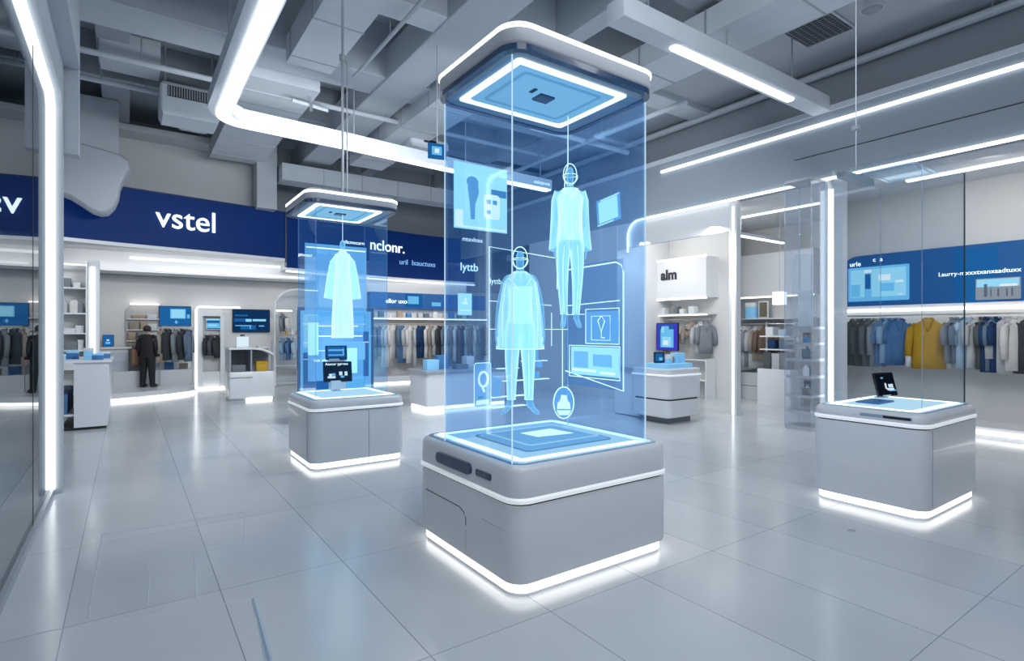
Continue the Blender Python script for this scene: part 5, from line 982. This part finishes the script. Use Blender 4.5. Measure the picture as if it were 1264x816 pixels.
for z in (.28, .55, .88, 1.17, 1.45, 1.72, 3.6): part(MB().box(tx0 + .015, ty0 + .015, z, tx1 - .015, ty1 - .015, z + (.045 if z < 3 else .02)), 'shelf', 'steel' if z < 3 else 'glassgrey', t, smooth=False)
part(MB().box(tx0, ty0, tz, tx1, ty1, tz + .04), 'tower_cap', 'grey', t, smooth=False)
for i, (z, k) in enumerate(((.595, 3), (.925, 3), (1.215, 3), (1.495, 2))):
    for j in range(k): goods(['product_box', 'bottle'][(i + j) % 2], 'small %s on the glass tower shelf, level %s, %s across' % (['box', 'bottle'][(i + j) % 2], ['one', 'two', 'three', 'four'][i], ordn[j]), ['box', 'bottle'][(i + j) % 2], tx0 + .10 + j * .14, ty0 + .14 + .05 * j, z, .10, .1, .12 + .05 * ((i * 2 + j) % 3), ['greybox', 'card', 'slate', 'bluebox'][(i + j) % 4], 'goods in the glass tower')
part(MB().rloft(tx0 + .06, ty0 + .08, tx1 - .06, ty1 - .06, .10, [(1.77, .0), (2.9, 0), (3.02, .05)]), 'frosted_shade', 'glasstower', t)
goods('product_box', 'tall white box standing inside the upper part of the glass tower', 'box', tx0 + .3, ty0 + .25, 1.77, .18, .18, .62, 'card')

# ------------------------------------------------------------------ person
pr = thing('person', 'person in black coat and trousers with a brown bag seen from behind', 'person', (.44, 17.45, .2), rz=R(150)); sp = 1.63 / 1.72
me = human_mesh(sp, (.11, .13), (8, 0), .03, 0, True); finish(me, M['skin'], True, 180); link('body', me, pr)
def lp(mb, name, m, par=pr): scale_mb(mb, sp); return part(mb, name, m, par, local=True, ang=180)
mb = MB(); mb.ell((0, .012, 1.625), .098, .108, .105, 18, 12); mb.v = [(x, y, max(z, 1.56 + .45 * max(0, -y - .01))) for x, y, z in mb.v]; lp(mb, 'hair', 'hair')
for s in (-1, 1): mb = MB(); mb.ell((s * .03, -.088, 1.61), .012, .008, .010, 8, 6); lp(mb, 'eye', 'black')
mb = MB(); mb.rings([ellring((0, 0, .84), .20, .15, wav=.02), ellring((0, 0, 1.0), .185, .14), ellring((0, 0, 1.2), .185, .135), ellring((0, 0, 1.36), .195, .115), ellring((0, 0, 1.42), .13, .085), ellring((0, 0, 1.48), .07, .068)], cap=False); lp(mb, 'coat', 'coat')
for s in (-1, 1):
    mb = MB(); mb.tube([(s * .11, 0, 1.425), (s * .175, .0, 1.39), (s * .215, .005, 1.28), (s * .238, .02, 1.11), (s * .252, -.03, .86)], [.062, .075, .070, .060, .050], 12); lp(mb, 'sleeve', 'coat')
    mb = MB(); mb.ell((s * .135, -.06, .045), .062, .17, .055); lp(mb, 'shoe', 'black')
mb = MB()
for s in (-1, 1): mb.rings([ellring((s * .07, 0, .95), .11, .12), ellring((s * .09, 0, .80), .105, .11), ellring((s * .11, -.01, .50), .085, .085), ellring((s * .128, 0, .12), .068, .07), ellring((s * .13, 0, .06), .07, .075)], cap=False)
lp(mb, 'trousers', 'pants')
bg = thing('shoulder_bag', 'brown shoulder bag hanging at the side of the person in black', 'bag', (.44, 17.45, .2), rz=R(150))
mb = MB(); mb.rloft(.24, -.14, .36, .20, .05, [(.62, .03), (.66, 0), (1.0, .01), (1.06, .03)]); scale_mb(mb, sp); part(mb, 'bag_body', 'bagb', bg, local=True, ang=60)
mb = MB(); mb.tube([(.30, -.10, 1.03), (.24, -.07, 1.3), (.17, -.01, 1.465), (.24, .12, 1.3), (.30, .16, 1.03)], .014, 8, flat=.6); scale_mb(mb, sp); part(mb, 'bag_strap', 'bagb', bg, local=True)

# ------------------------------------------------------------------ light
w = bpy.data.worlds.new('world'); bpy.context.scene.world = w; w.use_nodes = True
w.node_tree.nodes['Background'].inputs[0].default_value = (.62, .74, .90, 1); w.node_tree.nodes['Background'].inputs[1].default_value = .27
def area(loc, target, sx, sy, e, col=(.93, .97, 1.0)):  # added lamp without a fixture, turned so its face stays unseen
    l = bpy.data.lights.new('added_fill_lamp', 'AREA'); l.shape = 'RECTANGLE'; l.size = sx; l.size_y = sy; l.energy = e; l.color = col
    o = bpy.data.objects.new('added_fill_lamp', l); C.objects.link(o); o.location = loc
    o.rotation_euler = (Vector(target) - Vector(loc)).to_track_quat('-Z', 'Y').to_euler(); return o
area((3.2, 1.2, 5.5), (5.2, 8.0, 0), 4, 1.4, 105)  # unseen fill lamps added below the ceiling
area((5.9, 6.4, 5.2), (7.0, 11.5, 0), 3.0, .9, 160)
area((2.9, 8.9, 4.75), (1.6, 14.5, .2), 2.0, .7, 150)
area((0.0, -2.5, 5.5), (2.0, 4, 0), 4, 2.5, 95)  # unseen fill lamp added behind the camera
# added unseen lamps that brighten the shop interiors
area((10.3, 2.6, 4.15), (12, 2.9, 1.2), .25, 5, 60, (1, .97, .93))
area((10.3, 7.0, 4.1), (13.0, 7.4, 1.0), .25, 3, 55, (1, .97, .93))
area((10.6, 9.0, 4.1), (12.0, 9.3, 1.4), .25, 1.5, 22, (1, .97, .93))
area((1.2, 16.4, 3.6), (1.2, 18.4, 1.2), 5, .3, 21, (1, .98, .95))
area((8.0, 15.9, 3.3), (8.0, 17.6, 1.2), 4.5, .3, 40, (1, .98, .95))
area((-2.4, 13.6, 3.5), (-1.4, 15.4, 1.2), 2, .3, 25, (.95, .98, 1))
sc_ = bpy.context.scene
sc_.view_settings.view_transform = 'Standard'; sc_.view_settings.look = 'None'; sc_.view_settings.exposure = 0
sc_.cycles.use_denoising = True; sc_.cycles.max_bounces = 10; sc_.cycles.transparent_max_bounces = 32; sc_.cycles.diffuse_bounces = 3; sc_.cycles.glossy_bounces = 4
sc_.cycles.sample_clamp_indirect = 6
